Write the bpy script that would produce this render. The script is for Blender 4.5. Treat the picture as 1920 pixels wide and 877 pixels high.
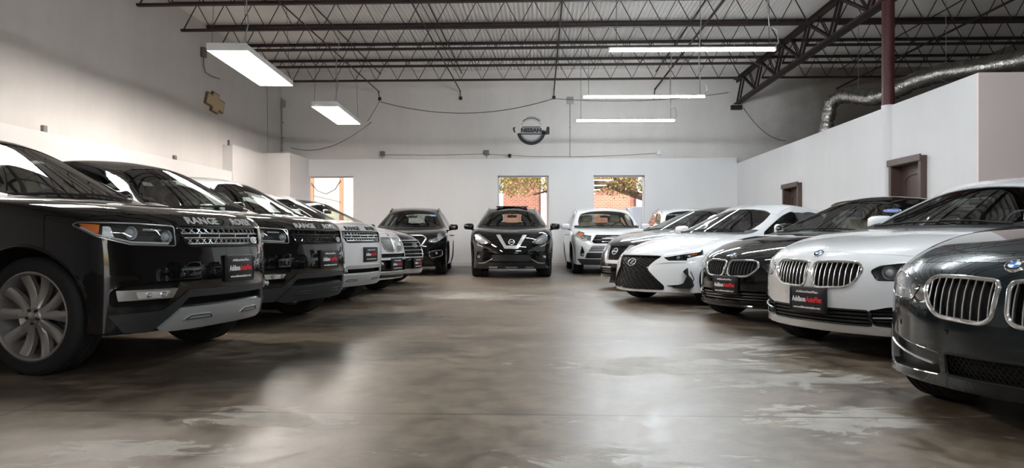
import bpy, bmesh, math, random
from mathutils import Vector, Matrix
from mathutils.bvhtree import BVHTree
from mathutils.geometry import tessellate_polygon
# ------------------------------------------------------------------ camera, sky, sun, exposure
for o in list(bpy.data.objects): bpy.data.objects.remove(o)
_sc = bpy.context.scene
YAW = math.radians(2.2)
_cd = bpy.data.cameras.new('camera'); _cd.sensor_fit = 'HORIZONTAL'; _cd.sensor_width = 36; _cd.lens = 36 * 1400 / 1920
_cd.shift_y = (444.5 - 438.5) / 1920; _cd.clip_start = .05; _cd.clip_end = 300
_co = bpy.data.objects.new('camera', _cd); _sc.collection.objects.link(_co); _sc.camera = _co
_co.location = (0, 0, .91); _co.rotation_euler = (math.pi / 2, 0, YAW)
_w = bpy.data.worlds.new('sky'); _sc.world = _w; _w.use_nodes = True
_nt = _w.node_tree; _bg = _nt.nodes['Background']; _sky = _nt.nodes.new('ShaderNodeTexSky')
_sky.sky_type = 'NISHITA'; _sky.sun_disc = False; _sky.sun_elevation = math.radians(48); _sky.sun_rotation = math.radians(160); _sky.dust_density = 2.5
_nt.links.new(_sky.outputs[0], _bg.inputs[0]); _bg.inputs[1].default_value = .14
_sl = bpy.data.lights.new('sun', 'SUN'); _sl.energy = 2.5; _sl.angle = math.radians(.6); _sl.color = (1, .90, .76)
_so = bpy.data.objects.new('sun', _sl); _sc.collection.objects.link(_so)
_so.rotation_euler = Vector((-.28, .62, -.80)).to_track_quat('-Z', 'Y').to_euler()
TUBE = 21.     # radiance of the fluorescent tubes
_sc.view_settings.view_transform = 'Standard'; _sc.view_settings.look = 'None'
_sc.view_settings.exposure = 1.78; _sc.view_settings.gamma = 1.; _sc.view_settings.use_curve_mapping = False
# ------------------------------------------------------------------ helpers
PI = math.pi
SC = bpy.context.scene
COL = SC.collection

def nm(mat):
    mat.use_nodes = True
    return mat.node_tree

def pbr(name, col, rough=.5, metal=0., coat=0., spec=.5, emit=None, estr=0., alpha=1., bump=None):
    m = bpy.data.materials.new(name); nt = nm(m); b = nt.nodes['Principled BSDF']
    b.inputs['Base Color'].default_value = (*col, 1); b.inputs['Roughness'].default_value = rough
    b.inputs['Metallic'].default_value = metal; b.inputs['Coat Weight'].default_value = coat
    b.inputs['Coat Roughness'].default_value = .02; b.inputs['Specular IOR Level'].default_value = spec
    if emit: b.inputs['Emission Color'].default_value = (*emit, 1); b.inputs['Emission Strength'].default_value = estr
    if bump:
        n = nt.nodes.new('ShaderNodeTexNoise'); n.inputs['Scale'].default_value = bump[0]; n.inputs['Detail'].default_value = 4
        tc = nt.nodes.new('ShaderNodeTexCoord'); nt.links.new(tc.outputs['Object'], n.inputs['Vector'])
        bp = nt.nodes.new('ShaderNodeBump'); bp.inputs['Strength'].default_value = bump[1]; bp.inputs['Distance'].default_value = .02
        nt.links.new(n.outputs['Fac'], bp.inputs['Height']); nt.links.new(bp.outputs['Normal'], b.inputs['Normal'])
    return m

def glass(name, tint, refl=1.0, f0=.04):
    """a thin pane: tinted see-through plus mirror reflection that grows towards grazing angles"""
    m = bpy.data.materials.new(name); nt = nm(m); nt.nodes.clear()
    o = nt.nodes.new('ShaderNodeOutputMaterial'); mx = nt.nodes.new('ShaderNodeMixShader')
    t = nt.nodes.new('ShaderNodeBsdfTransparent'); t.inputs[0].default_value = (*tint, 1)
    g = nt.nodes.new('ShaderNodeBsdfGlossy'); g.inputs['Roughness'].default_value = .01; g.inputs['Color'].default_value = (refl, refl, refl, 1)
    lw = nt.nodes.new('ShaderNodeLayerWeight'); lw.inputs[0].default_value = .5
    pw = nt.nodes.new('ShaderNodeMath'); pw.operation = 'POWER'; pw.inputs[1].default_value = 4.5
    ma = nt.nodes.new('ShaderNodeMath'); ma.operation = 'MULTIPLY_ADD'; ma.inputs[1].default_value = 1 - f0; ma.inputs[2].default_value = f0
    nt.links.new(lw.outputs['Facing'], pw.inputs[0]); nt.links.new(pw.outputs[0], ma.inputs[0]); nt.links.new(ma.outputs[0], mx.inputs[0]); nt.links.new(t.outputs[0], mx.inputs[1]); nt.links.new(g.outputs[0], mx.inputs[2])
    nt.links.new(mx.outputs[0], o.inputs[0])
    return m

M = {}
M['rubber'] = pbr('rubber', (.012, .012, .013), .75)
M['black_plastic'] = pbr('black_plastic', (.012, .012, .013), .42)
M['dark_plastic'] = pbr('dark_plastic', (.03, .031, .033), .55)
M['gloss_black'] = pbr('gloss_black', (.006, .006, .007), .08, coat=.6)
M['void'] = pbr('void', (.004, .004, .004), .8)
M['chrome'] = pbr('chrome', (.88, .89, .90), .12, metal=.92)
M['satin'] = pbr('satin_silver', (.55, .56, .57), .3, metal=1)
M['silver_paint'] = pbr('silver_paint', (.56, .57, .58), .35, metal=.5)
M['alloy'] = pbr('alloy', (.42, .40, .39), .36, metal=.7)
M['dark_alloy'] = pbr('dark_alloy', (.07, .07, .075), .3, metal=.8)
M['lamp_metal'] = pbr('lamp_metal', (.82, .83, .85), .22, metal=.6)
M['lamp_grey'] = pbr('lamp_grey', (.24, .24, .25), .3, metal=.5)
M['lens'] = glass('lens', (.97, .98, .985), 1., .03); M['lamp_bowl'] = pbr('lamp_bowl', (.60, .61, .63), .3, metal=.35, bump=(60, .25)); M['bright_trim'] = pbr('bright_trim', (.86, .87, .88), .24, metal=.7); M['letter_silver'] = pbr('letter_silver', (.80, .80, .80), .3, metal=.3)
M['projector'] = pbr('projector', (.55, .6, .66), .04, metal=.3, coat=1)
M['amber'] = pbr('amber', (.9, .22, .03), .2, coat=.6)
M['red_lamp'] = pbr('red_lamp', (.45, .01, .015), .15, coat=.8)
M['windshield'] = glass('windshield_glass', (.74, .79, .77), 1., .055)
M['side_glass'] = glass('side_glass', (.55, .6, .59))
M['privacy'] = glass('privacy_glass', (.16, .17, .17))
M['white_text'] = pbr('white_text', (.85, .85, .85), .4)
M['red_text'] = pbr('red_text', (.75, .02, .03), .4)
M['plate_black'] = pbr('plate_black', (.012, .012, .014), .35)
M['blue'] = pbr('sticker_blue', (.03, .13, .55), .4)
M['badge_blue'] = pbr('badge_blue', (.05, .22, .6), .2, coat=.6)
M['trim_beige'] = pbr('beige_leather', (.66, .58, .46), .55)
M['trim_black'] = pbr('black_leather', (.018, .018, .02), .5)
M['trim_grey'] = pbr('grey_cloth', (.16, .155, .15), .8)
M['lining'] = pbr('lining', (.03, .03, .032), .8)
M['lining_beige'] = pbr('lining_beige', (.42, .37, .30), .8)

class MB:
    """collects shapes into one mesh; every face keeps an index into the material list"""
    def __init__(s): s.v = []; s.f = []; s.m = []
    def add(s, vs, fs, mi=0, mat=None):
        o = len(s.v)
        for p in vs:
            p = Vector(p)
            s.v.append(mat @ p if mat else p)
        for f in fs: s.f.append([i + o for i in f]); s.m.append(mi)
        return s
    def box(s, c, d, mi=0, mat=None, r=0.):
        cx, cy, cz = c; hx, hy, hz = d[0] / 2, d[1] / 2, d[2] / 2
        r = min(r, hx * .9, hy * .9, hz * .9)
        if r <= 0:
            vs = [(cx + a * hx, cy + b * hy, cz + e * hz) for a in (-1, 1) for b in (-1, 1) for e in (-1, 1)]
            return s.add(vs, [(0, 1, 3, 2), (4, 6, 7, 5), (0, 4, 5, 1), (2, 3, 7, 6), (0, 2, 6, 4), (1, 5, 7, 3)], mi, mat)
        bm = bmesh.new(); bmesh.ops.create_cube(bm, size=1)
        for v in bm.verts: v.co = Vector((cx + v.co.x * 2 * hx, cy + v.co.y * 2 * hy, cz + v.co.z * 2 * hz))
        bmesh.ops.bevel(bm, geom=bm.edges[:], offset=r, segments=3, profile=.5, affect='EDGES')
        return s.bm(bm, mi, mat)
    def bm(s, bm, mi=0, mat=None):
        bm.verts.index_update()
        s.add([v.co.copy() for v in bm.verts], [[v.index for v in f.verts] for f in bm.faces], mi, mat); bm.free(); return s
    def tube(s, pts, r, n=8, closed=False, mi=0, mat=None, flat=1.0, cap=True):
        P = [Vector(p) for p in pts]; N = len(P); rings = []
        rr = r if hasattr(r, '__len__') else [r] * N
        up0 = None
        for i in range(N):
            if closed: t = P[(i + 1) % N] - P[i - 1]
            else: t = P[min(i + 1, N - 1)] - P[max(i - 1, 0)]
            if t.length < 1e-9: t = Vector((1, 0, 0))
            t.normalize()
            if up0 is None: up0 = Vector((0, 0, 1)) if abs(t.z) < .9 else Vector((1, 0, 0))
            a = t.cross(up0)
            if a.length < 1e-6: a = t.orthogonal()
            a.normalize(); b = a.cross(t).normalized(); up0 = b
            rings.append([P[i] + a * math.cos(2 * PI * k / n) * rr[i] + b * math.sin(2 * PI * k / n) * rr[i] * flat for k in range(n)])
        vs = [q for g in rings for q in g]; fs = []
        for i in range(N if closed else N - 1):
            j = (i + 1) % N
            for k in range(n): fs.append((i * n + k, i * n + (k + 1) % n, j * n + (k + 1) % n, j * n + k))
        if not closed and cap: fs += [tuple(range(n))[::-1], tuple((N - 1) * n + k for k in range(n))]
        return s.add(vs, fs, mi, mat)
    def rod(s, a, b, r, n=8, mi=0, mat=None): return s.tube([a, b], r, n, mi=mi, mat=mat)
    def lathe(s, prof, n=32, mi=0, mat=None, closed=False):
        """profile (radius, height) turned about local Z; closed joins last to first"""
        vs = [(r * math.cos(2 * PI * k / n), r * math.sin(2 * PI * k / n), h) for r, h in prof for k in range(n)]
        fs = []; m = len(prof)
        for i in range(m if closed else m - 1):
            j = (i + 1) % m
            for k in range(n): fs.append((i * n + k, i * n + (k + 1) % n, j * n + (k + 1) % n, j * n + k))
        return s.add(vs, fs, mi, mat)
    def ball(s, c, r, n=12, mi=0, mat=None):
        bm = bmesh.new(); bmesh.ops.create_uvsphere(bm, u_segments=n * 2, v_segments=n, radius=1)
        rr = r if hasattr(r, '__len__') else (r, r, r)
        for v in bm.verts: v.co = Vector((c[0] + v.co.x * rr[0], c[1] + v.co.y * rr[1], c[2] + v.co.z * rr[2]))
        return s.bm(bm, mi, mat)
    def prism(s, poly, z0, z1, mi=0, mat=None):
        """2-D outline (counter-clockwise) extruded between two heights"""
        n = len(poly); vs = [(x, y, z0) for x, y in poly] + [(x, y, z1) for x, y in poly]
        tri = tessellate_polygon([[Vector((x, y, 0)) for x, y in poly]])
        fs = []
        for t in tri:
            a, b, c = [Vector(vs[i]) for i in t]
            if (b - a).cross(c - a).z < 0: t = t[::-1]
            fs.append(tuple(i + n for i in t)); fs.append(tuple(t[::-1]))
        ar = sum(poly[i - 1][0] * poly[i][1] - poly[i][0] * poly[i - 1][1] for i in range(n))
        for i in range(n):
            j = (i + 1) % n; q = (i, j, j + n, i + n); fs.append(q if ar > 0 else q[::-1])
        return s.add(vs, fs, mi, mat)
    def mesh(s, name, mats, smooth=True, ang=35):
        me = bpy.data.meshes.new(name); me.from_pydata([tuple(v) for v in s.v], [], s.f)
        for m in (mats if isinstance(mats, (list, tuple)) else [mats]): me.materials.append(M[m] if isinstance(m, str) else m)
        me.polygons.foreach_set('material_index', s.m)
        if smooth:
            me.polygons.foreach_set('use_smooth', [True] * len(me.polygons)); me.set_sharp_from_angle(angle=math.radians(ang))
        me.update(); return me

def link(name, me, parent=None, label=None, cat=None, group=None, kind=None, loc=None, rotz=0.):
    o = bpy.data.objects.new(name, me); COL.objects.link(o)
    if parent: o.parent = parent
    if loc is not None: o.location = loc
    if rotz: o.rotation_euler[2] = rotz
    if label: o['label'] = label
    if cat: o['category'] = cat
    if group: o['group'] = group
    if kind: o['kind'] = kind
    return o

def empty(name, label, cat, loc=(0, 0, 0), rotz=0., group=None, kind=None):
    return link(name, None, None, label, cat, group, kind, loc, rotz)

def struct(name, mb, mat, parent=None, smooth=False):
    return link(name, mb.mesh(name, mat, smooth), parent, kind=None if parent else 'structure')

def text_mb(txt, size, depth=.001, bold=0., sx=1., align='CENTER', res=2):
    cu = bpy.data.curves.new('t', 'FONT'); cu.body = txt; cu.size = size; cu.extrude = depth; cu.offset = bold
    cu.align_x = align; cu.align_y = 'CENTER'; cu.resolution_u = res
    o = bpy.data.objects.new('t', cu); COL.objects.link(o)
    dg = bpy.context.evaluated_depsgraph_get(); me = bpy.data.meshes.new_from_object(o.evaluated_get(dg))
    mb = MB(); mb.add([(v.co.x * sx, v.co.y, v.co.z) for v in me.vertices], [list(p.vertices) for p in me.polygons])
    bpy.data.objects.remove(o); bpy.data.curves.remove(cu); bpy.data.meshes.remove(me)
    return mb

def round_poly(pts, r, n=4):
    """round the corners of a 2-D outline"""
    out = []; N = len(pts)
    for i in range(N):
        a, b, c = Vector(pts[i - 1]), Vector(pts[i]), Vector(pts[(i + 1) % N])
        d1 = min(r, (a - b).length * .45); d2 = min(r, (c - b).length * .45)
        p, q = b + (a - b).normalized() * d1, b + (c - b).normalized() * d2
        for k in range(n + 1):
            t = k / n; out.append(tuple(p * (1 - t) ** 2 + b * 2 * t * (1 - t) + q * t * t))
    return out

def inside(poly, x, y):
    c = False; n = len(poly)
    for i in range(n):
        x1, y1 = poly[i - 1]; x2, y2 = poly[i]
        if (y1 > y) != (y2 > y) and x < (x2 - x1) * (y - y1) / (y2 - y1) + x1: c = not c
    return c

def spans(poly, val, axis):
    """where the line [axis]=val lies inside the outline: list of (from, to) along the other axis"""
    xs = []; n = len(poly); o = 1 - axis
    for i in range(n):
        a, b = poly[i - 1], poly[i]
        if (a[axis] > val) != (b[axis] > val):
            t = (val - a[axis]) / (b[axis] - a[axis]); xs.append(a[o] + t * (b[o] - a[o]))
    xs.sort(); return list(zip(xs[::2], xs[1::2]))

def inset(poly, d):
    """move an outline inwards by d (negative: outwards)"""
    n = len(poly); ar = sum(poly[i - 1][0] * poly[i][1] - poly[i][0] * poly[i - 1][1] for i in range(n)); sg = 1 if ar > 0 else -1
    out = []
    for i in range(n):
        a, b, c = Vector(poly[i - 1]), Vector(poly[i]), Vector(poly[(i + 1) % n])
        e1, e2 = (b - a).normalized(), (c - b).normalized()
        n1, n2 = Vector((-e1.y, e1.x)) * sg, Vector((-e2.y, e2.x)) * sg
        m = n1 + n2
        m = m / max(.35, m.length_squared / 2) if m.length > 1e-6 else n1
        out.append(tuple(b + m * d))
    return out
# ------------------------------------------------------------------ materials of the hall
def node_mat(name):
    m = bpy.data.materials.new(name); nt = nm(m); return m, nt, nt.nodes['Principled BSDF'], nt.nodes, nt.links

def noise(nt, scale, detail=4, rough=.55, vec=None, dist=0.):
    n = nt.nodes.new('ShaderNodeTexNoise'); n.inputs['Scale'].default_value = scale; n.inputs['Detail'].default_value = detail; n.inputs['Roughness'].default_value = rough; n.inputs['Distortion'].default_value = dist
    if vec: nt.links.new(vec, n.inputs['Vector'])
    return n.outputs['Fac']

def ramp(nt, fac, stops):
    r = nt.nodes.new('ShaderNodeValToRGB'); el = r.color_ramp.elements
    while len(el) < len(stops): el.new(.5)
    for e, (p, c) in zip(el, stops): e.position = p; e.color = (*c, 1) if len(c) == 3 else c
    nt.links.new(fac, r.inputs[0]); return r.outputs[0]

def mix(nt, fac, a, b, mode='MIX'):
    m = nt.nodes.new('ShaderNodeMix'); m.data_type = 'RGBA'; m.blend_type = mode
    if hasattr(fac, 'default_value') or hasattr(fac, 'links'): nt.links.new(fac, m.inputs[0])
    else: m.inputs[0].default_value = fac
    for v, i in ((a, 6), (b, 7)):
        if isinstance(v, tuple): m.inputs[i].default_value = (*v, 1)
        else: nt.links.new(v, m.inputs[i])
    return m.outputs[2]

def objvec(nt, scale=(1, 1, 1)):
    tc = nt.nodes.new('ShaderNodeTexCoord'); mp = nt.nodes.new('ShaderNodeMapping'); mp.inputs['Scale'].default_value = scale
    nt.links.new(tc.outputs['Object'], mp.inputs[0]); return mp.outputs[0]

def wall_paint(name, col, dirt, amt=.35, rough=.7):
    m, nt, b, N, L = node_mat(name); v = objvec(nt, (1, 1, .35))
    c = ramp(nt, noise(nt, .9, 6, .65, v), [(.38, col), (.72, dirt)])
    c2 = mix(nt, amt, col, c)
    sp_ = ramp(nt, noise(nt, 14, 3, .6, objvec(nt)), [(.70, (1, 1, 1)), (.78, (.86, .85, .83))])
    L.new(mix(nt, .35, c2, sp_, 'MULTIPLY'), b.inputs['Base Color']); b.inputs['Roughness'].default_value = rough
    bp = N.new('ShaderNodeBump'); bp.inputs['Strength'].default_value = .12; bp.inputs['Distance'].default_value = .01
    L.new(noise(nt, 30, 3, .6, objvec(nt)), bp.inputs['Height']); L.new(bp.outputs[0], b.inputs['Normal']); return m

M['wall_upper'] = wall_paint('wall_upper_paint', (.74, .705, .675), (.58, .55, .525), .6)
def darken_right_end():      # upper wall turns mottled dark brown towards the right end
    m = M['wall_upper']; nt = m.node_tree; b = nt.nodes['Principled BSDF']; old = b.inputs['Base Color'].links[0].from_socket
    tc = nt.nodes.new('ShaderNodeTexCoord'); sp_ = nt.nodes.new('ShaderNodeSeparateXYZ'); nt.links.new(tc.outputs['Object'], sp_.inputs[0])
    ad = nt.nodes.new('ShaderNodeMath'); ad.operation = 'MULTIPLY_ADD'; ad.inputs[1].default_value = 2.6; nt.links.new(noise(nt, .8, 5, .6, objvec(nt)), ad.inputs[0]); nt.links.new(sp_.outputs['X'], ad.inputs[2])
    mr = nt.nodes.new('ShaderNodeMapRange'); mr.inputs[1].default_value = 8.2; mr.inputs[2].default_value = 10.4; mr.inputs[4].default_value = .85; nt.links.new(ad.outputs[0], mr.inputs[0])
    nt.links.new(mix(nt, mr.outputs[0], old, (.16, .125, .10)), b.inputs['Base Color'])
darken_right_end()
M['wall_white'] = wall_paint('wall_white_paint', (.82, .815, .815), (.70, .69, .69), .35)
M['wall_left'] = wall_paint('wall_left_paint', (.62, .59, .565), (.50, .475, .45), .5)
M['wall_left_white'] = wall_paint('wall_left_white_paint', (.70, .67, .655), (.58, .555, .54), .35)
M['wall_warm_lit'] = wall_paint('wall_warm_lit_paint', (.93, .80, .78), (.88, .76, .74), .3)  # warm daylight from behind put into this wall's colour
M['door_brown'] = pbr('door_brown', (.075, .042, .033), .45, bump=(40, .1))
M['door_frame'] = pbr('door_frame_brown', (.095, .055, .043), .45)
M['steel_brown'] = pbr('primer_steel', (.026, .013, .012), .6, bump=(25, .2))
M['steel_red'] = pbr('red_oxide_steel', (.085, .020, .020), .5, bump=(18, .3))
M['deck'] = wall_paint('roof_deck_grey', (.82, .80, .77), (.66, .63, .60), .5, .6)
M['grey_box'] = pbr('grey_box', (.16, .155, .15), .5, metal=.3)
M['wire'] = pbr('grey_wire', (.05, .05, .05), .6)
M['conduit'] = pbr('conduit', (.36, .35, .34), .45, metal=.3)
M['fixture_white'] = pbr('fixture_white', (.75, .75, .74), .35)
M['tube'] = pbr('fluorescent_tube', (1, 1, 1), .3, emit=(1.0, .93, .865), estr=TUBE)
M['tube_cool'] = pbr('led_tube', (1, 1, 1), .3, emit=(.88, .95, 1.0), estr=TUBE * 2.3)
M['foil'] = pbr('duct_foil', (.55, .54, .52), .22, metal=1, bump=(16, 1.0))

# worn concrete
m, nt, b, N, L = node_mat('worn_concrete'); v = objvec(nt)
big = noise(nt, .35, 5, .6, v, .6); fine = noise(nt, 5, 6, .7, v, .4); streak = noise(nt, 1.6, 6, .65, objvec(nt, (.35, 1.6, 1)), .8)
base = ramp(nt, big, [(.40, (.062, .041, .024)), (.5, (.158, .115, .075)), (.60, (.275, .22, .162))])
base = mix(nt, .55, base, ramp(nt, fine, [(.38, (.057, .040, .026)), (.62, (.29, .235, .178))]))
chip = ramp(nt, streak, [(.54, (0, 0, 0)), (.60, (1, 1, 1))]); chip2 = ramp(nt, noise(nt, 2.2, 5, .6, objvec(nt, (.6, 1.4, 1)), 1.2), [(.52, (0, 0, 0)), (.55, (1, 1, 1))])
both = mix(nt, 1., chip, chip2, 'MULTIPLY')
def blob(cx, cy, rx, ry):      # 1 inside an oval area, fading to 0 at its rim
    tc = N.new('ShaderNodeTexCoord'); mp = N.new('ShaderNodeMapping'); mp.inputs['Location'].default_value = (-cx / rx, -cy / ry, 0); mp.inputs['Scale'].default_value = (1 / rx, 1 / ry, 0)
    L.new(tc.outputs['Object'], mp.inputs[0]); ln = N.new('ShaderNodeVectorMath'); ln.operation = 'LENGTH'; L.new(mp.outputs[0], ln.inputs[0])
    mr = N.new('ShaderNodeMapRange'); mr.inputs[1].default_value = 1.; mr.inputs[2].default_value = .2; L.new(ln.outputs['Value'], mr.inputs[0]); return mr.outputs[0]
worn = None
for q in ((.72, 5.25, .9, .8), (1.25, 5.4, .8, .5), (1.60, 4.8, 1.0, .6), (1.62, 3.8, 1.0, .55), (2.1, 6.4, 1.2, .9), (-1.75, 3.1, .9, .35), (-1.4, 3.7, .7, .35), (1.9, 12.2, 2.6, 1.5), (-1.2, 11.5, 2.2, 1.2), (.35, 3.0, .8, .3)):
    bl = blob(*q)
    if worn is None: worn = bl
    else:
        mx_ = N.new('ShaderNodeMath'); mx_.operation = 'MAXIMUM'; L.new(worn, mx_.inputs[0]); L.new(bl, mx_.inputs[1]); worn = mx_.outputs[0]
crisp = noise(nt, 3.4, 7, .68, objvec(nt, (.55, 1.25, 1)), .9)
ad = N.new('ShaderNodeMath'); ad.operation = 'MULTIPLY_ADD'; ad.inputs[1].default_value = .22; L.new(worn, ad.inputs[0]); L.new(crisp, ad.inputs[2])
chipf = ramp(nt, ad.outputs[0], [(.655, (0, 0, 0)), (.675, (.85, .85, .85))])
base = mix(nt, chipf, base, ramp(nt, fine, [(.3, (.33, .305, .265)), (.7, (.47, .44, .39))]))
oil = ramp(nt, noise(nt, .8, 4, .5, objvec(nt, (1.2, .8, 1)), .5), [(.55, (0, 0, 0)), (.74, (1, 1, 1))])
base = mix(nt, mix(nt, .6, (0, 0, 0), oil), base, (.045, .034, .022))
dk = None  # shade beside the parked cars, painted into the concrete as dark brown patches
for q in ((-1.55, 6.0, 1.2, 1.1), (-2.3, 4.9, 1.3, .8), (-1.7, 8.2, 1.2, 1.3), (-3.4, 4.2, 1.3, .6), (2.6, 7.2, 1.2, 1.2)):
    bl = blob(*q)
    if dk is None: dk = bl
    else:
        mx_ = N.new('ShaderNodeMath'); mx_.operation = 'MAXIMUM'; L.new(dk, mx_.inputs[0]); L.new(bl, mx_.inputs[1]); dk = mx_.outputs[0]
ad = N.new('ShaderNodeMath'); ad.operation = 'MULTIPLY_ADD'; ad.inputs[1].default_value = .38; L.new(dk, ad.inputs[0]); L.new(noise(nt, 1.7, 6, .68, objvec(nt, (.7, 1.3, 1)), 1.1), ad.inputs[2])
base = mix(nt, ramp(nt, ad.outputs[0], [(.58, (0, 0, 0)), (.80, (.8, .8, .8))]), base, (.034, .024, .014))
yel = ramp(nt, noise(nt, .55, 5, .6, objvec(nt, (1, 1.5, 1)), 1.), [(.60, (0, 0, 0)), (.72, (1, 1, 1))])
base = mix(nt, mix(nt, .35, (0, 0, 0), yel), base, (.20, .155, .085))
br = N.new('ShaderNodeTexBrick'); br.offset = 0; br.inputs['Scale'].default_value = 1; br.inputs['Brick Width'].default_value = 5.6; br.inputs['Row Height'].default_value = 4.55; br.inputs['Mortar Size'].default_value = .012
br.inputs['Color1'].default_value = br.inputs['Color2'].default_value = (1, 1, 1, 1); br.inputs['Mortar'].default_value = (.45, .43, .41, 1)
mp = N.new('ShaderNodeMapping'); mp.inputs['Location'].default_value = (2.75, .72, 0); tc = N.new('ShaderNodeTexCoord'); L.new(tc.outputs['Object'], mp.inputs[0]); L.new(mp.outputs[0], br.inputs['Vector'])
base = mix(nt, 1., base, br.outputs['Color'], 'MULTIPLY')
L.new(base, b.inputs['Base Color'])
rg = ramp(nt, fine, [(.25, (.30,) * 3), (.75, (.52,) * 3)]); rg = mix(nt, chipf, rg, (.62, .62, .62)); L.new(rg, b.inputs['Roughness'])
b.inputs['Specular IOR Level'].default_value = .55
bp = N.new('ShaderNodeBump'); bp.inputs['Strength'].default_value = .22; bp.inputs['Distance'].default_value = .006
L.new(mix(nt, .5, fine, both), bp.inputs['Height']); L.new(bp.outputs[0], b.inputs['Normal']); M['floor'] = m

m, nt, b, N, L = node_mat('outdoor_brick'); br = N.new('ShaderNodeTexBrick'); br.inputs['Scale'].default_value = 1; br.inputs['Brick Width'].default_value = .23; br.inputs['Row Height'].default_value = .085; br.inputs['Mortar Size'].default_value = .012
br.inputs['Color1'].default_value = (.19, .055, .032, 1); br.inputs['Color2'].default_value = (.26, .092, .058, 1); br.inputs['Mortar'].default_value = (.36, .24, .19, 1)
mp = N.new('ShaderNodeMapping'); mp.inputs['Rotation'].default_value = (PI / 2, 0, 0); tc = N.new('ShaderNodeTexCoord'); L.new(tc.outputs['Object'], mp.inputs[0]); L.new(mp.outputs[0], br.inputs['Vector'])
L.new(br.outputs['Color'], b.inputs['Base Color']); b.inputs['Roughness'].default_value = .85; M['brick'] = m
M['stucco'] = pbr('cream_stucco', (.78, .70, .56), .85, bump=(30, .3)); M['white_out'] = pbr('white_cladding', (.85, .84, .82), .6)
M['asphalt'] = pbr('pale_concrete_yard', (.50, .46, .41), .9, bump=(20, .3)); M['bark'] = pbr('bark', (.10, .060, .042), .9, bump=(14, .6))
m, nt, b, N, L = node_mat('leaves'); L.new(ramp(nt, noise(nt, 3, 3, .6, objvec(nt)), [(.35, (.16, .15, .035)), (.65, (.42, .33, .10))]), b.inputs['Base Color']); b.inputs['Roughness'].default_value = .6; M['leaf'] = m
M['rust_post'] = pbr('rusty_post', (.45, .17, .09), .7); M['red_roof'] = pbr('red_roof_edge', (.40, .10, .07), .6)
M['window_pane'] = glass('window_pane', (.97, .97, .96))

# ------------------------------------------------------------------ the shell
XL, XF, XR, YB, YF, XE, DK = -8.35, -8.10, 6.14, 23.75, -11.0, 13.0, 6.20
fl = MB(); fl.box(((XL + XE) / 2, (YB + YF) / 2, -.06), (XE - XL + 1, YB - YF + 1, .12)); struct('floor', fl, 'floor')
w = MB(); w.box((XL - .15, (YB + YF) / 2, 3.2), (.3, YB - YF + .6, 6.6)); struct('wall_left', w, 'wall_left')
w = MB()   # thicker lower wall with its ledge, the raised block and the corner box
w.box(((XL + XF) / 2, (19.3 + YF) / 2, 1.315), (XF - XL, 19.3 - YF, 2.63)); w.box(((XL + XF + .02) / 2, (19.3 + YB) / 2, 1.67), (XF - XL + .02, YB - 19.3, 3.34))
w.box(((XL - 7.40) / 2, (21.8 + YB) / 2, 1.70), (-7.40 - XL, YB - 21.8, 3.40)); struct('wall_left_lower', w, 'wall_left_white')

def wall_with_holes(x0, x1, z0, z1, y0, y1, holes):
    mb = MB(); xs = sorted({x0, x1, *[h[0] for h in holes], *[h[1] for h in holes]})
    for a, b_ in zip(xs, xs[1:]):
        hz = [(h[2], h[3]) for h in holes if h[0] <= a + 1e-6 and h[1] >= b_ - 1e-6]
        z = z0
        for lo, hi in sorted(hz):
            if lo > z: mb.box(((a + b_) / 2, (y0 + y1) / 2, (z + lo) / 2), (b_ - a, y1 - y0, lo - z))
            z = hi
        if z1 > z: mb.box(((a + b_) / 2, (y0 + y1) / 2, (z + z1) / 2), (b_ - a, y1 - y0, z1 - z))
    return mb
WIN = [(-7.65, -5.98), (-1.37, .25), (1.66, 3.27)]; WZ = (1.10, 2.86)
holes = [(a, b_, *WZ) for a, b_ in WIN]
struct('wall_back', wall_with_holes(XL - .3, XE, 0, 6.5, YB, YB + .24, holes), 'wall_upper')
struct('wall_back_lower', wall_with_holes(-7.40, XR, 0, 3.40, YB - .14, YB, [(max(a, -7.40), b_, *WZ) for a, b_ in WIN]), 'wall_white')
for i, (a, b_) in enumerate(WIN):
    f = MB(); y = YB + .13
    for p, d in (((a + .02, y, 1.98), (.04, .07, 1.76)), ((b_ - .02, y, 1.98), (.04, .07, 1.76)), (((a + b_) / 2, y, 2.84), (b_ - a, .07, .04)), (((a + b_) / 2, y, 1.12), (b_ - a, .07, .04))): f.box(p, d)
    wo = struct('window_%d' % (i + 1), f, 'fixture_white')
    g = MB(); g.box(((a + b_) / 2, y, 1.98), (b_ - a - .06, .006, 1.70)); struct('window_pane', g, 'window_pane', wo)
# right: office partition with two doors, its front and the hall beyond
DOOR = [(17.80, 18.95, 2.20), (12.12, 13.22, 2.22)]
pt = MB(); ys = [10.77, DOOR[1][0], DOOR[1][1], DOOR[0][0], DOOR[0][1], YB]
for k in range(5):
    a, b_ = ys[k], ys[k + 1]
    if k in (1, 3): zt = DOOR[1 if k == 1 else 0][2]; pt.box((XR + .08, (a + b_) / 2, (zt + 3.22) / 2), (.16, b_ - a, 3.22 - zt))
    else: pt.box((XR + .08, (a + b_) / 2, 1.61), (.16, b_ - a, 3.22))
struct('wall_right', pt, 'wall_white')
w = MB(); w.box(((XR + XE) / 2, 10.745, 1.61), (XE - XR, .05, 3.22)); struct('wall_right_front', w, 'wall_warm_lit')
w = MB(); w.box(((XR + XE) / 2, (10.76 + YB) / 2, 3.06), (XE - XR - .3, YB - 10.76 - .2, .10)); struct('ceiling_office', w, 'wall_upper')
w = MB(); w.box((XE + .15, (YB + YF) / 2, 3.2), (.3, YB - YF + .6, 6.6)); struct('wall_right_far', w, 'wall_upper')
struct('wall_front', wall_with_holes(XL - .3, XE, 0, 6.5, YF - .24, YF, [(2.0, 7.0, 0, 4.2)]), 'wall_upper')
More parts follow.
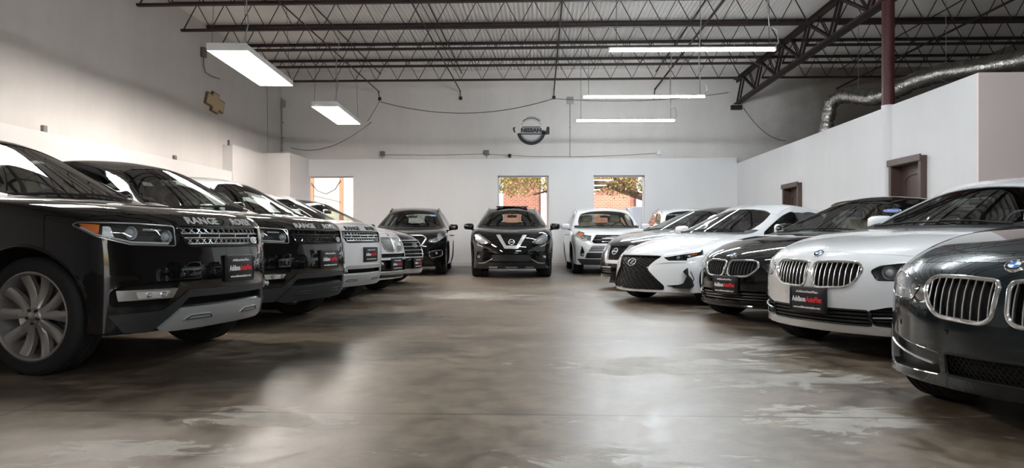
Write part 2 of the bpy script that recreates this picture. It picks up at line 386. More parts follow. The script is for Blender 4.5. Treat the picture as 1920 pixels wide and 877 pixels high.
for i, (y0, y1, zt) in enumerate(DOOR):
    f = MB()
    for p, d in (((XR + .02, y0 + .045, zt / 2), (.24, .09, zt)), ((XR + .02, y1 - .045, zt / 2), (.24, .09, zt)), ((XR + .02, (y0 + y1) / 2, zt - .05), (.24, y1 - y0 - .18, .10)), ((XR - .112, (y0 + y1) / 2, zt - .035), (.03, y1 - y0 + .04, .11))): f.box(p, d, r=.008)
    do = struct('door_%d' % (i + 1), f, 'door_frame')
    p = MB(); p.box((XR + .10, (y0 + y1) / 2, zt / 2 - .045), (.045, y1 - y0 - .19, zt - .10))
    ym, hwid = (y0 + y1) / 2, (y1 - y0) / 2 - .24      # raised panels, the upper ones with arched heads
    for lo, hi, arch in ((.2, .95, 0), (1.05, zt - .28, 1)):
        P = [(XR + .075, ym - hwid, lo), (XR + .075, ym + hwid, lo), (XR + .075, ym + hwid, hi - .10 * arch)]
        if arch: P += [(XR + .075, ym + hwid * math.cos(t * PI / 10), hi - .10 + .12 * math.sin(t * PI / 10)) for t in range(1, 10)]
        P += [(XR + .075, ym - hwid, hi - .10 * arch)]
        p.tube(P, .014, 8, closed=True)
    struct('door_panel', p, 'door_brown', do, True)
    h = MB(); h.ball((XR + .03, y0 + .18, 1.0), .03); h.rod((XR + .08, y0 + .18, 1.0), (XR + .03, y0 + .18, 1.0), .012); struct('door_knob', h, 'satin', do, True)
# corrugated roof deck: ribs run the length of the hall
vs = []; fs = []; per = .105; n = int((XE - XL + .6) / per) * 4
for k in range(n + 1):
    x = XL - .3 + k * per / 4; z = DK + .030 + .024 * (0, 1, 0, -1)[k % 4]
    vs += [(x, YF - .3, z), (x, YB + .24, z)]
fs = [(2 * k, 2 * k + 1, 2 * k + 3, 2 * k + 2) for k in range(n)]
c = MB(); c.add(vs, fs); struct('ceiling', c, 'deck', None, True)
w = MB(); w.box(((XL + XE) / 2, (YB + YF) / 2, DK + .25), (XE - XL + .8, YB - YF + .8, .15)); struct('ceiling_roof_slab', w, 'deck')
bb = MB(); bb.box(((-7.4 + XR) / 2, YB - .15, .05), (XR + 7.4, .02, .10)); struct('baseboard_back', bb, 'wall_upper')
bb = MB(); bb.box((XR - .01, 16, .05), (.02, 3.5, .10)); struct('baseboard_right', bb, 'wall_upper')
t = MB(); t.box(((-7.4 + XR) / 2 - .45, YB - .155, 3.405), (XR + 7.4 - .9, .03, .025)); struct('trim_1', t, 'wall_upper')

# ------------------------------------------------------------------ roof steel
def joist(y, label, x0=XL, x1=XR, zb=5.55, zt=DK, group='steel roof joists'):
    j = empty('roof_joist', label, 'joist', ((x0 + x1) / 2, y, zb), group=group); off = Vector(((x0 + x1) / 2, y, zb))
    def P(name, mb): mb.v = [v - off for v in mb.v]; return link(name, mb.mesh(name, 'steel_brown', False), j)
    t = MB()
    for s_ in (-1, 1): t.box(((x0 + x1) / 2, y + s_ * .03, zt - .03), (x1 - x0, .05, .06))
    P('top_chord', t); b_ = MB(); b_.box(((x0 + x1) / 2, y, zb + .02), (x1 - x0 - .5 if x1 <= XR else x1 - x0 - .6, .095, .05)); P('bottom_chord', b_)
    wv = MB(); n_ = int((x1 - x0 - .6) / .62); st = (x1 - x0 - .6) / n_; pts = []
    for k in range(n_ + 1):
        pts.append((x0 + .3 + k * st, y, zb + .03)); 
        if k < n_: pts.append((x0 + .3 + (k + .5) * st, y, zt - .04))
    wv.tube(pts, .018, 6); P('web', wv); return j
names = ['roof joist nearest the back wall', 'second steel roof joist from the back wall', 'third steel roof joist from the back wall', 'fourth steel roof joist from the back wall', 'fifth steel roof joist from the back wall, at the top edge']
for k, n_ in enumerate(names): joist(22.08 - 1.845 * k, 'brown open-web ' + n_)
for k in range(5, 17): joist(22.08 - 1.845 * k, 'brown open-web steel roof joist overhead, above the top of the photo', group='roof joists overhead out of view')
rn = ['nearest the back wall', 'second from the back wall', 'third from the back wall', 'fourth from the back wall']
for k, n_ in enumerate(rn): joist(22.08 - 1.845 * k, 'dark open-web joist right of the red column side girder, ' + n_, XR + .02, XE, group='joists beyond the girder')

def girder():
    g = empty('truss_girder', 'deep brown steel truss girder running from back wall to the red column', 'girder', (XR, 17, 5.05))
    off = Vector((XR, 17, 5.05)); zb, zt, y0, y1 = 5.08, 5.84, YF + .2, YB - .1
    def P(name, mb): mb.v = [v - off for v in mb.v]; return link(name, mb.mesh(name, 'steel_brown', False), g)
    t = MB()
    for s_ in (-1, 1): t.box((XR + s_ * .06, (y0 + y1) / 2, zt), (.10, y1 - y0, .012)); t.box((XR + s_ * .016, (y0 + y1) / 2, zt - .05), (.012, y1 - y0, .10))
    P('top_chord', t); b_ = MB()
    for s_ in (-1, 1): b_.box((XR + s_ * .06, (y0 + y1) / 2, zb), (.10, y1 - y0, .012)); b_.box((XR + s_ * .016, (y0 + y1) / 2, zb + .05), (.012, y1 - y0, .10))
    P('bottom_chord', b_)
    k = 0; y = y1 - .2
    while y > y0 + 2 and k < 14:
        for a, b2, r in (((XR, y, zb + .06), (XR, y - .55, zt - .06), .035), ((XR, y - .55, zt - .06), (XR, y - 1.845, zb + .06), .045), ((XR, y - 1.20, zt - .06), (XR, y - 1.845, zb + .06), .022)):
            mb = MB(); a, b2 = Vector(a), Vector(b2); d = (b2 - a); L_ = d.length; q = Matrix.Translation((a + b2) / 2) @ d.to_track_quat('Z', 'X').to_matrix().to_4x4()
            for s_ in (-1, 1): mb.box((0, s_ * .022, 0), (r * 1.5, .012, L_), 0, q); mb.box((r * .7 * s_, s_ * .022 + s_ * r * .5, 0), (.010, r, L_), 0, q)
            P('diagonal', mb)
        y -= 1.845; k += 1
girder()
c = empty('steel_column', 'red-brown round steel column standing through the white office wall', 'column', (XR, 13.45, 0))
mb = MB(); mb.lathe([(.105, 3.22), (.105, 5.10)], 28); link('shaft', mb.mesh('shaft', 'steel_red'), c)
mb = MB(); mb.lathe([(.112, .0), (.112, 3.235), (.105, 3.24)], 28); link('lower_shaft', mb.mesh('lower_shaft', 'wall_white'), c, 'white painted lower shaft')
mb = MB(); mb.box((0, 0, 5.10), (.30, .34, .03)); link('cap_plate', mb.mesh('cap_plate', 'steel_red', False), c)
k = 0
for x, n_ in ((-5.15, 'leftmost thin bridging rod under the joists, running to the back wall'), (-2.55, 'second thin bridging rod from the left, under the joists'), (.42, 'third thin bridging rod from the left, above the round wall emblem'), (3.57, 'fourth thin bridging rod from the left, above the tube lights'), (9.2, 'thin bridging rod at far right beyond the red column')):
    b_ = empty('bridging_rod', 'brown steel ' + n_, 'rod', (x, 15, 5.56), group='bridging rods')
    mb = MB(); mb.box((0, -.1, -.01), (.035, 2 * (YB - 15) - .0, .006)); mb.box((.015, -.1, -.027), (.006, 2 * (YB - 15), .035)); link('lower_angle', mb.mesh('lower_angle', 'steel_brown', False), b_)
    mb = MB(); mb.rod((0, YB - 15.25, -.02), (0, YB - 15.02, -.22), .014); mb.box((0, YB - 15.02, -.22), (.10, .03, .10)); link('wall_bracket', mb.mesh('wall_bracket', 'steel_brown', False), b_)
    mb = MB(); mb.box((.05, -.1, .55), (.035, 2 * (YB - 15), .01)); link('upper_angle', mb.mesh('upper_angle', 'steel_brown', False), b_)
mb = MB()   # bearing plate of the girder on the wall
mb.box((XR, YB - .06, 4.98), (.34, .12, .14)); link('girder_bracket', mb.mesh('girder_bracket', 'steel_brown', False), None, 'brown steel bracket carrying the girder end at the back wall', 'bracket')

# ------------------------------------------------------------------ lights
def strip(cx, cy, z, L_, label, rz=0.):
    s_ = empty('tube_light', label, 'light', (cx, cy, z), rz, 'hanging tube lights')
    mb = MB(); mb.box((0, 0, .022), (L_, .07, .022), r=.006); mb.box((-L_ / 2, 0, .0), (.03, .06, .055), r=.006); mb.box((L_ / 2, 0, .0), (.03, .06, .055), r=.006); link('housing', mb.mesh('housing', 'fixture_white', False), s_)
    mb = MB(); mb.rod((-L_ / 2 + .012, 0, -.012), (L_ / 2 - .012, 0, -.012), .024, 14); link('tube', mb.mesh('tube', 'tube_cool'), s_)
    for x in (-L_ / 2 + .12, L_ / 2 - .10): mb = MB(); mb.rod((x, 0, .03), (x, 0, DK + .02 - z), .005, 5); link('hanger_wire', mb.mesh('hanger_wire', 'wire'), s_)
    mb = MB(); mb.tube([(L_ / 2 - .02, 0, .02), (L_ / 2 + .06, .02, .10), (L_ / 2 + .02, .0, .30), (L_ / 2 - .10, 0, .36), (L_ / 2 - .13, .0, .8), (L_ / 2 - .08, 0, 5.6 - z)], .010, 6); link('power_cord', mb.mesh('power_cord', 'conduit'), s_)
    return s_
strip(2.445, 12.18, 3.95, 2.68, 'long white tube light hanging highest and nearest, at upper right', .02)
strip(2.225, 16.22, 3.95, 2.62, 'white tube light hanging as the middle one of the three', .015)
strip(2.20, 19.50, 3.95, 2.55, 'white tube light hanging lowest in view, closest to the back wall', .02)
for y in (8.0, 4.0, -.2, -4.5): strip(2.5, y, 3.95, 2.6, 'white tube light hanging overhead, out of the photo')
def highbay(cx, cy, z, label, rz=0., L_=2.62, W_=.66):
    s_ = empty('high_bay_light', label, 'light', (cx, cy, z), rz, 'six-tube high-bay lights')
    mb = MB(); mb.box((0, 0, .10), (W_ * .90, L_ - .04, .05)); mb.box((0, -L_ / 2 + .006, .055), (W_, .012, .12)); mb.box((0, L_ / 2 - .006, .055), (W_, .012, .12))
    for k in (-1, 1): mb.add([(k * W_ / 2, -L_ / 2, -.002), (k * W_ / 2, L_ / 2, -.002), (k * W_ * .45, L_ / 2, .11), (k * W_ * .45, -L_ / 2, .11)], [(0, 1, 2, 3)])
    link('housing', mb.mesh('housing', 'fixture_white', False), s_)
    mb = MB(); n_ = 6
    pts = [(-W_ * .45 + W_ * .9 * k / (n_ * 6), .072 - .022 * abs(math.sin(PI * k / 6))) for k in range(n_ * 6 + 1)]
    mb.add([(x, y_, q) for x, q in pts for y_ in (-L_ / 2 + .02, L_ / 2 - .02)], [(2 * k, 2 * k + 1, 2 * k + 3, 2 * k + 2) for k in range(n_ * 6)]); link('reflector', mb.mesh('reflector', 'fixture_white'), s_)
    for k in range(n_):
        x = -W_ * .45 + W_ * .9 * (k + .5) / n_; t_ = MB(); t_.rod((x, -L_ / 2 + .02, .018), (x, L_ / 2 - .02, .018), .016, 10); link('tube', t_.mesh('tube', 'tube'), s_)
    for x, y_ in ((-W_ * .42, -L_ / 2 + .1), (W_ * .42, -L_ / 2 + .1), (W_ * .42, L_ / 2 - .1)): t_ = MB(); t_.rod((x, y_, .12), (x * .8, y_, 5.55 - z), .004, 5); link('hanger_wire', t_.mesh('hanger_wire', 'wire'), s_)
    t_ = MB(); t_.tube([(W_ * .3, -L_ / 2 + .2, .12), (W_ * .42, -L_ / 2 + .22, .5), (W_ * .36, -L_ / 2 + .2, 1.0), (W_ * .5, -L_ / 2 + .2, 5.6 - z)], .009, 6); link('power_cord', t_.mesh('power_cord', 'conduit'), s_)
highbay(-5.20, 13.38, 3.95, 'bright six-tube light panel hanging nearest by the left wall', .07, 2.85)
highbay(-5.09, 18.55, 3.95, 'bright six-tube light panel hanging further back on the left', .05, 2.75, .62)
for y in (7.6,): highbay(-5.2, y, 3.95, 'bright six-tube light panel overhead, out of the photo')

# ------------------------------------------------------------------ things on the walls and overhead
def duct():
    P = [(7.52, 20.0, 3.14), (7.55, 20.0, 3.9), (7.62, 19.9, 4.45), (7.78, 19.5, 4.58), (7.9, 18.9, 4.42), (8.0, 18.4, 4.28), (8.15, 17.8, 4.27), (8.35, 17.0, 4.40), (8.6, 16.2, 4.42), (8.85, 15.4, 4.33), (9.2, 14.2, 4.24), (9.8, 12.5, 4.15), (10.4, 11.0, 4.05)]
    Q = []; R_ = []
    for i in range(len(P) - 1):
        for k in range(14):
            t = k / 14; Q.append(Vector(P[i]).lerp(Vector(P[i + 1]), t)); ph = (i * 14 + k); R_.append((.165 if i < 3 else .185) + .012 * (ph % 2) + .012 * math.sin(ph * .7) + .01 * math.sin(ph * 1.9))
    for _ in range(3): Q = [Q[0]] + [(Q[i - 1] + Q[i] * 2 + Q[i + 1]) / 4 for i in range(1, len(Q) - 1)] + [Q[-1]]
    mb = MB(); mb.tube(Q, R_, 18)
    d = link('flexible_duct', mb.mesh('flexible_duct', 'foil', ang=80), None, 'silver foil flexible duct bending up above the white office wall', 'duct')
    for k in (4, 6, 8, 11):
        x, y, z = P[k]; s_ = MB(); s_.rod((x, y, z + .2), (x, y, DK), .006, 5); s_.tube([(x, y + .0 , z + .215), (x + .16, y, z + .12), (x + .205, y, z), (x + .14, y, z - .15), (x, y, z - .21), (x - .14, y, z - .15), (x - .205, y, z), (x - .16, y, z + .12)], .008, 5, closed=True); link('strap', s_.mesh('strap', 'conduit'), d)
duct()
def thing(name, mb, mat, label, cat, group=None, smooth=True): return link(name, mb.mesh(name, mat, smooth), None, label, cat, group)
yb = YB - .012
for x, z, l in ((-5.06, 3.58, 'grey junction box on the ledge line left of the middle windows'), (-1.72, 3.60, 'grey junction box above the ledge between first two windows'), (3.72, 3.58, 'pale junction box on the ledge line below the tube lights')):
    mb = MB(); mb.box((0, 0, 0), (.15, .10, .15), r=.012); mb.box((0, -.052, 0), (.13, .01, .13), r=.004); mb.rod((-.0, 0, -.07), (0, 0, -.17), .012)
    o = thing('junction_box', mb, 'grey_box' if x < 3 else 'fixture_white', l, 'box', 'junction boxes'); o.location = (x, YB - .05, z)
mb = MB(); mb.ball((0, -.06, 0), (.06, .06, .05)); mb.lathe([(.045, -.01), (.045, .04)], 16); mb.box((0, -.02, -.06), (.09, .09, .03)); o = thing('security_camera', mb, 'black_plastic', 'small black dome camera sitting on the back wall ledge', 'camera'); o.location = (-.98, YB - .09, 3.50)
mb = MB(); mb.tube([(-4.98, yb, 3.545), (-3.2, yb, 3.53), (-1.8, yb, 3.56), (-1.2, yb, 3.53), (-.2, yb, 3.47), (1.4, yb, 3.46), (2.6, yb, 3.50), (3.66, yb, 3.56)], .012, 6); thing('wall_conduit', mb, 'conduit', 'thin grey conduit running along the ledge between junction boxes', 'conduit')
mb = MB(); mb.rod((.93, yb, 3.42), (.93, yb, 5.2), .016, 8); mb.box((.93, yb, 5.25), (.22, .05, .22), r=.01); mb.box((.93, yb, 4.4), (.06, .03, .03)); thing('wall_conduit', mb, 'conduit', 'upright grey conduit on the back wall right of the round emblem', 'conduit')
mb = MB(); mb.rod((XL + .03, YB - .03, 3.42), (XL + .03, YB - .03, 5.4), .022, 8); mb.box((XL + .06, YB - .05, 5.2), (.16, .1, .24), r=.01)
for z in (3.7, 4.1, 4.6): mb.box((XL + .05, YB - .04, z), (.08, .05, .04))
thing('wall_conduit', mb, 'conduit', 'upright conduit in the far left corner of the hall', 'conduit')
mb = MB(); mb.rod((XL + .015, 22.5, 3.42), (XL + .015, 22.5, 5.6), .010, 6); thing('wall_conduit', mb, 'conduit', 'thin upright pipe on the left wall beside the corner', 'conduit')
def sag(a, b_, dip, r, label, n_=24, mat='wire'):
    a, b_ = Vector(a), Vector(b_); mb = MB(); mb.tube([a.lerp(b_, k / n_) - Vector((0, 0, dip * 4 * (k / n_) * (1 - k / n_))) for k in range(n_ + 1)], r, 6); return thing('cable', mb, mat, label, 'cable', 'loose cables')
sag((-5.15, YB - .065, 5.25), (.42, YB - .065, 5.30), .42, .010, 'black cable sagging along the back wall above the round emblem')
sag((.42, YB - .065, 5.30), (5.9, YB - .065, 5.45), .16, .009, 'black cable swagged along the back wall right of the emblem')
sag((-4.55, 19.9, 4.0), (-8.0, YB - .05, 3.78), .33, .010, 'black cable drooping from the rear light panel to the corner')
sag((-5.15, YB - .09, 5.25), (-4.65, 19.9, 4.02), .02, .008, 'black cable slanting from a bridging rod down to the rear light panel')
sag((XR + .2, YB - .14, 4.95), (7.6, YB - .3, 3.9), .25, .010, 'black cable hanging from the girder down behind the office wall')
sag((4.6, 18, 5.5), (XR, 20.4, 5.5), .12, .009, 'grey cable looped between joists and the girder', 24, 'conduit')
for x, y, z, l, s_ in ((XF - .08, 12.0, 2.69, 'small brown block on the left wall ledge above the first car', (.06, .10, .12)), (XF - .08, 16.4, 2.69, 'small grey block on the left wall ledge above second black car', (.06, .10, .10)), (XF - .06, 19.24, 3.38, 'tiny grey stub on top of the raised wall block', (.05, .05, .14))):
    mb = MB(); mb.box((0, 0, 0), s_, r=.008); o = thing('ledge_block', mb, 'grey_box', l, 'block'); o.location = (x, y, z - .0)
mb = MB(); mb.box((0, 0, 0), (.10, .16, .24), r=.01); mb.tube([(0, 0, -.12), (.01, -.03, -.30), (.02, .05, -.48), (.06, .3, -.52), (.08, .7, -.50)], .014, 8); o = thing('wall_junction_box', mb, 'grey_box', 'dark junction box with a cable on the left wall above the near light panel', 'box'); o.location = (XL + .05, 18.1, 5.46)
# gilt cross-shaped emblem on the left wall
e = empty('wall_emblem', 'gold bow-tie shaped cross emblem on the left wall', 'emblem', (XL, 18.76, 4.34))
bow = [(-.58, -.10), (-.52, .17), (-.17, .17), (-.15, .28), (.20, .28), (.17, .17), (.58, .17), (.52, -.10), (.17, -.17), (.15, -.28), (-.20, -.28), (-.17, -.17)]
bow = [(-.56, -.16), (-.46, .16), (-.19, .16), (-.16, .26), (.22, .26), (.19, .16), (.56, .16), (.46, -.16), (.19, -.16), (.16, -.26), (-.22, -.26), (-.19, -.16)]
mt = Matrix.Rotation(PI / 2, 4, 'Z') @ Matrix.Rotation(PI / 2, 4, 'X') @ Matrix.Rotation(-.10, 4, 'Z')
mb = MB(); mb.prism(bow, 0, .06, 0, mt); link('rim', mb.mesh('rim', pbr('emblem_edge', (.16, .10, .05), .45), False), e)
mb = MB(); mb.prism(inset(bow, .03), .05, .068, 0, mt); link('gold_face', mb.mesh('gold_face', pbr('emblem_gold', (.50, .37, .22), .5), False), e)
# half-peeled ring-and-bar sign on the back wall
M['sign_dark'] = pbr('sign_charcoal', (.022, .025, .028), .5); M['sign_grey'] = pbr('sign_grey', (.30, .31, .32), .45); M['sign_pale'] = pbr('sign_pale', (.50, .50, .50), .5)
s_ = empty('wall_sign', 'half-peeled round emblem sign with a name bar on the back wall', 'sign', (-.30, YB, 4.30))
mw = Matrix.Rotation(PI / 2, 4, 'X')
def arc(r0, r1, a0, a1, n_=28, ex=1.):
    A = [math.radians(a0 + (a1 - a0) * k / n_) for k in range(n_ + 1)]
    return [(r1 * math.cos(t) * ex, r1 * math.sin(t)) for t in A] + [(r0 * math.cos(t) * ex, r0 * math.sin(t)) for t in A[::-1]]
mb = MB(); mb.prism(arc(.35, .46, 192, 352), 0, .02, 0, mw); link('lower_ring', mb.mesh('lower_ring', 'sign_dark', False), s_)
mb = MB(); mb.prism(arc(.31, .36, 205, 338), 0, .024, 0, mw); link('lower_ring_bevel', mb.mesh('lower_ring_bevel', 'sign_grey', False), s_)
mb = MB(); mb.prism(arc(.385, .41, 48, 132), 0, .02, 0, mw); link('upper_ring_edge', mb.mesh('upper_ring_edge', 'sign_dark', False), s_)
mb = MB(); mb.prism(arc(.41, .46, 45, 110), 0, .018, 0, mw); mb.prism(arc(.34, .385, 30, 150), 0, .015, 0, mw); link('upper_ring', mb.mesh('upper_ring', 'sign_pale', False), s_)
mb = MB(); mb.prism([(-.30, .10), (.30, .10), (.32, -.10), (-.34, -.10)], 0, .022, 0, mw); link('name_bar', mb.mesh('name_bar', 'sign_grey', False), s_)
mb = MB(); mb.prism([(-.29, .125), (.29, .125), (.29, .105), (-.29, .105)], 0, .024, 0, mw); mb.prism([(-.42, -.10), (.42, -.10), (.40, -.13), (-.40, -.13)], 0, .024, 0, mw); link('bar_edge', mb.mesh('bar_edge', 'sign_dark', False), s_)
mb = MB(); mb.prism([(.34, .02), (.46, -.02), (.50, .12), (.58, .11), (.58, -.12), (.44, -.14), (.32, -.10)], 0, .02, 0, mw); link('bar_end', mb.mesh('bar_end', 'sign_dark', False), s_)
mb = MB(); mb.prism([(-.58, .09), (-.50, .12), (-.53, .05), (-.50, -.06), (-.55, -.06), (-.58, .04)], 0, .02, 0, mw); link('torn_corner', mb.mesh('torn_corner', 'sign_dark', False), s_)
t_ = text_mb('NISSAN', .165, .004, .010, 1.18); mb = MB(); mb.add([v + Vector((0, 0, .026)) for v in t_.v], t_.f, 0, Matrix.Translation((0, 0, .0)) @ mw); link('sign_lettering', mb.mesh('sign_lettering', 'sign_dark', False), s_)

# ------------------------------------------------------------------ outdoors, seen through the windows
g = MB(); g.box((0, YB + 24.3, -.08), (70, 48, .12)); struct('ground_yard', g, 'asphalt')
g = MB(); g.box((0, YF - 20.3, -.08), (70, 40, .12)); struct('ground_forecourt', g, 'asphalt')
b_ = empty('brick_building', 'red brick building across the yard, seen through the right-hand windows', 'building', (3, 38, 0))
mb = MB(); mb.box((1.2, 2, 3.2), (12.2, 4, 6.4)); link('brick_wall', mb.mesh('brick_wall', 'brick', False), b_)
mb = MB(); mb.box((.2 - 3.05, -.12, 2.9), (.28, .24, 5.8)); link('downpipe_pilaster', mb.mesh('downpipe_pilaster', 'white_out', False), b_, 'white pilaster')
mb = MB(); mb.box((1.95, -.12, 2.9), (.28, .24, 5.8)); link('downpipe_pilaster', mb.mesh('downpipe_pilaster', 'white_out', False), b_, 'white pilaster')
mb = MB(); mb.box((1.2, 1.9, 6.5), (12.6, 4.4, .2)); link('coping', mb.mesh('coping', 'white_out', False), b_)
mb = MB(); mb.box((-4.55, -.06, 4.55), (.9, .10, 1.2)); link('white_panel', mb.mesh('white_panel', 'white_out', False), b_, 'white panel')
tk = empty('box_trailer', 'white box trailer parked outside behind the rightmost window', 'trailer', (3.55, 27.5, 0))
mb = MB(); mb.box((1.0, 0, 1.25), (2.6, 1.6, 1.5), r=.03); link('box_body', mb.mesh('box_body', 'white_out'), tk)
for x in (.2, 1.8): mb = MB(); mb.lathe([(0, -.1), (.28, -.1), (.3, -.06), (.3, .06), (.28, .1), (0, .1)], 24, 0, Matrix.Translation((x, -.65, .3)) @ Matrix.Rotation(PI / 2, 4, 'X')); link('wheel', mb.mesh('wheel', 'rubber'), tk)
mb = MB(); mb.box((1.0, 0, .46), (2.5, 1.2, .10)); link('chassis', mb.mesh('chassis', 'dark_plastic', False), tk)
b_ = empty('cream_building', 'sunlit cream stucco building beyond the far left window', 'building', (-14, 36, 0))
mb = MB(); mb.box((0, 2, 2.6), (13.0, 4, 5.2)); link('stucco_wall', mb.mesh('stucco_wall', 'stucco', False), b_)
mb = MB(); mb.add([(2.0, -.15, 4.6), (6.8, -.15, 3.7), (6.8, 2.5, 3.7), (2.0, 2.5, 4.6), (2.0, -.15, 4.75), (6.8, -.15, 3.85), (6.8, 2.5, 3.85), (2.0, 2.5, 4.75)], [(0, 3, 2, 1), (4, 5, 6, 7), (0, 1, 5, 4), (1, 2, 6, 5), (2, 3, 7, 6), (3, 0, 4, 7)]); link('sloping_roof_edge', mb.mesh('sloping_roof_edge', 'red_roof', False), b_)
for x, z, l in ((-10.05, 4.6, 'taller rusty post outside the far left window, left of the other'), (-8.75, 4.0, 'shorter rusty post outside the far left window, on the right')):
    mb = MB(); mb.box((0, 0, z / 2), (.16, .16, z), r=.01); mb.box((0, 0, z + .05), (.22, .22, .1), r=.01); o = thing('rusty_post', mb, 'rust_post', l, 'post', 'rusty posts'); o.location = (x, 32.5, 0)
mb = MB(); mb.tube([(-12.8, 35.96, 3.2), (-11, 34, 2.85), (-9.85, 32.38, 2.70), (-8.75, 32.38, 2.45)], .02, 6); mb.tube([(-10.05, 32.39, 3.3), (-9.8, 32.39, 2.95), (-9.4, 32.39, 2.8), (-9.0, 32.39, 3.0), (-8.75, 32.39, 3.4)], .025, 6); thing('utility_cable', mb, 'wire', 'dark utility cables drooping outside the far left window', 'cable')
random.seed(5)
t_ = empty('oak_tree', 'tree with brown branches and yellow-green leaves outside the middle windows', 'tree', (5.2, 31.5, -.06))
mb = MB(); mb.tube([(.2, 0, 0), (.1, 0, 1.2), (0, 0, 1.9), (-.3, -.1, 2.45), (-.7, -.1, 3.4)], [.30, .24, .22, .20, .17], 10); link('trunk', mb.mesh('trunk', 'bark'), t_)
br_ = MB()
for P, r in (([(-.3, -.1, 2.45), (-1.3, -.2, 2.75), (-2.4, -.3, 3.15), (-3.6, -.3, 3.3), (-4.8, -.3, 3.2)], [.17, .15, .13, .10, .06]), ([(-1.3, -.2, 2.75), (-2.0, 0, 3.4), (-3.0, .2, 4.0)], [.1, .08, .04]), ([(-3.6, -.3, 3.3), (-4.6, -.2, 3.0), (-5.5, -.1, 2.75)], [.07, .05, .03]), ([(-2.4, -.3, 3.15), (-3.2, -.5, 2.95), (-4.2, -.6, 3.05), (-5.0, -.6, 2.8)], [.07, .06, .04, .02]), ([(0, 0, 2.4), (.7, .1, 3.0), (1.6, .2, 3.6)], [.15, .12, .06]), ([(-.7, -.1, 3.4), (-.9, .1, 4.3), (-1.4, .2, 5.2)], [.15, .1, .05])):
    q = MB(); q.tube(P, r, 8); link('branch', q.mesh('branch', 'bark'), t_)
lf = MB()
for k in range(6500):
    x = random.uniform(-7.2, 2.2); z = 3.30 + random.gauss(0, .36) + .12 * math.sin(x * 2.1); y = random.uniform(-1.0, 1.2)
    if z < 2.72 - .16 * math.sin(x * 3 + 1) or z > 5.0: continue
    r = random.uniform(.05, .10); q = Matrix.Translation((x, y, z)) @ Matrix.Rotation(random.uniform(0, 6.28), 4, 'Z') @ Matrix.Rotation(random.uniform(-1.2, 1.2), 4, 'X')
    lf.add([(0, -r, 0), (r * .5, 0, r * .2), (0, r, 0), (-r * .5, 0, r * .2)], [(0, 1, 2, 3)], 0, q)
link('foliage', lf.mesh('foliage', 'leaf', False), t_)
# ------------------------------------------------------------------ the car builder
FK = [0, .27, .54, .70, .80, .88, .93]

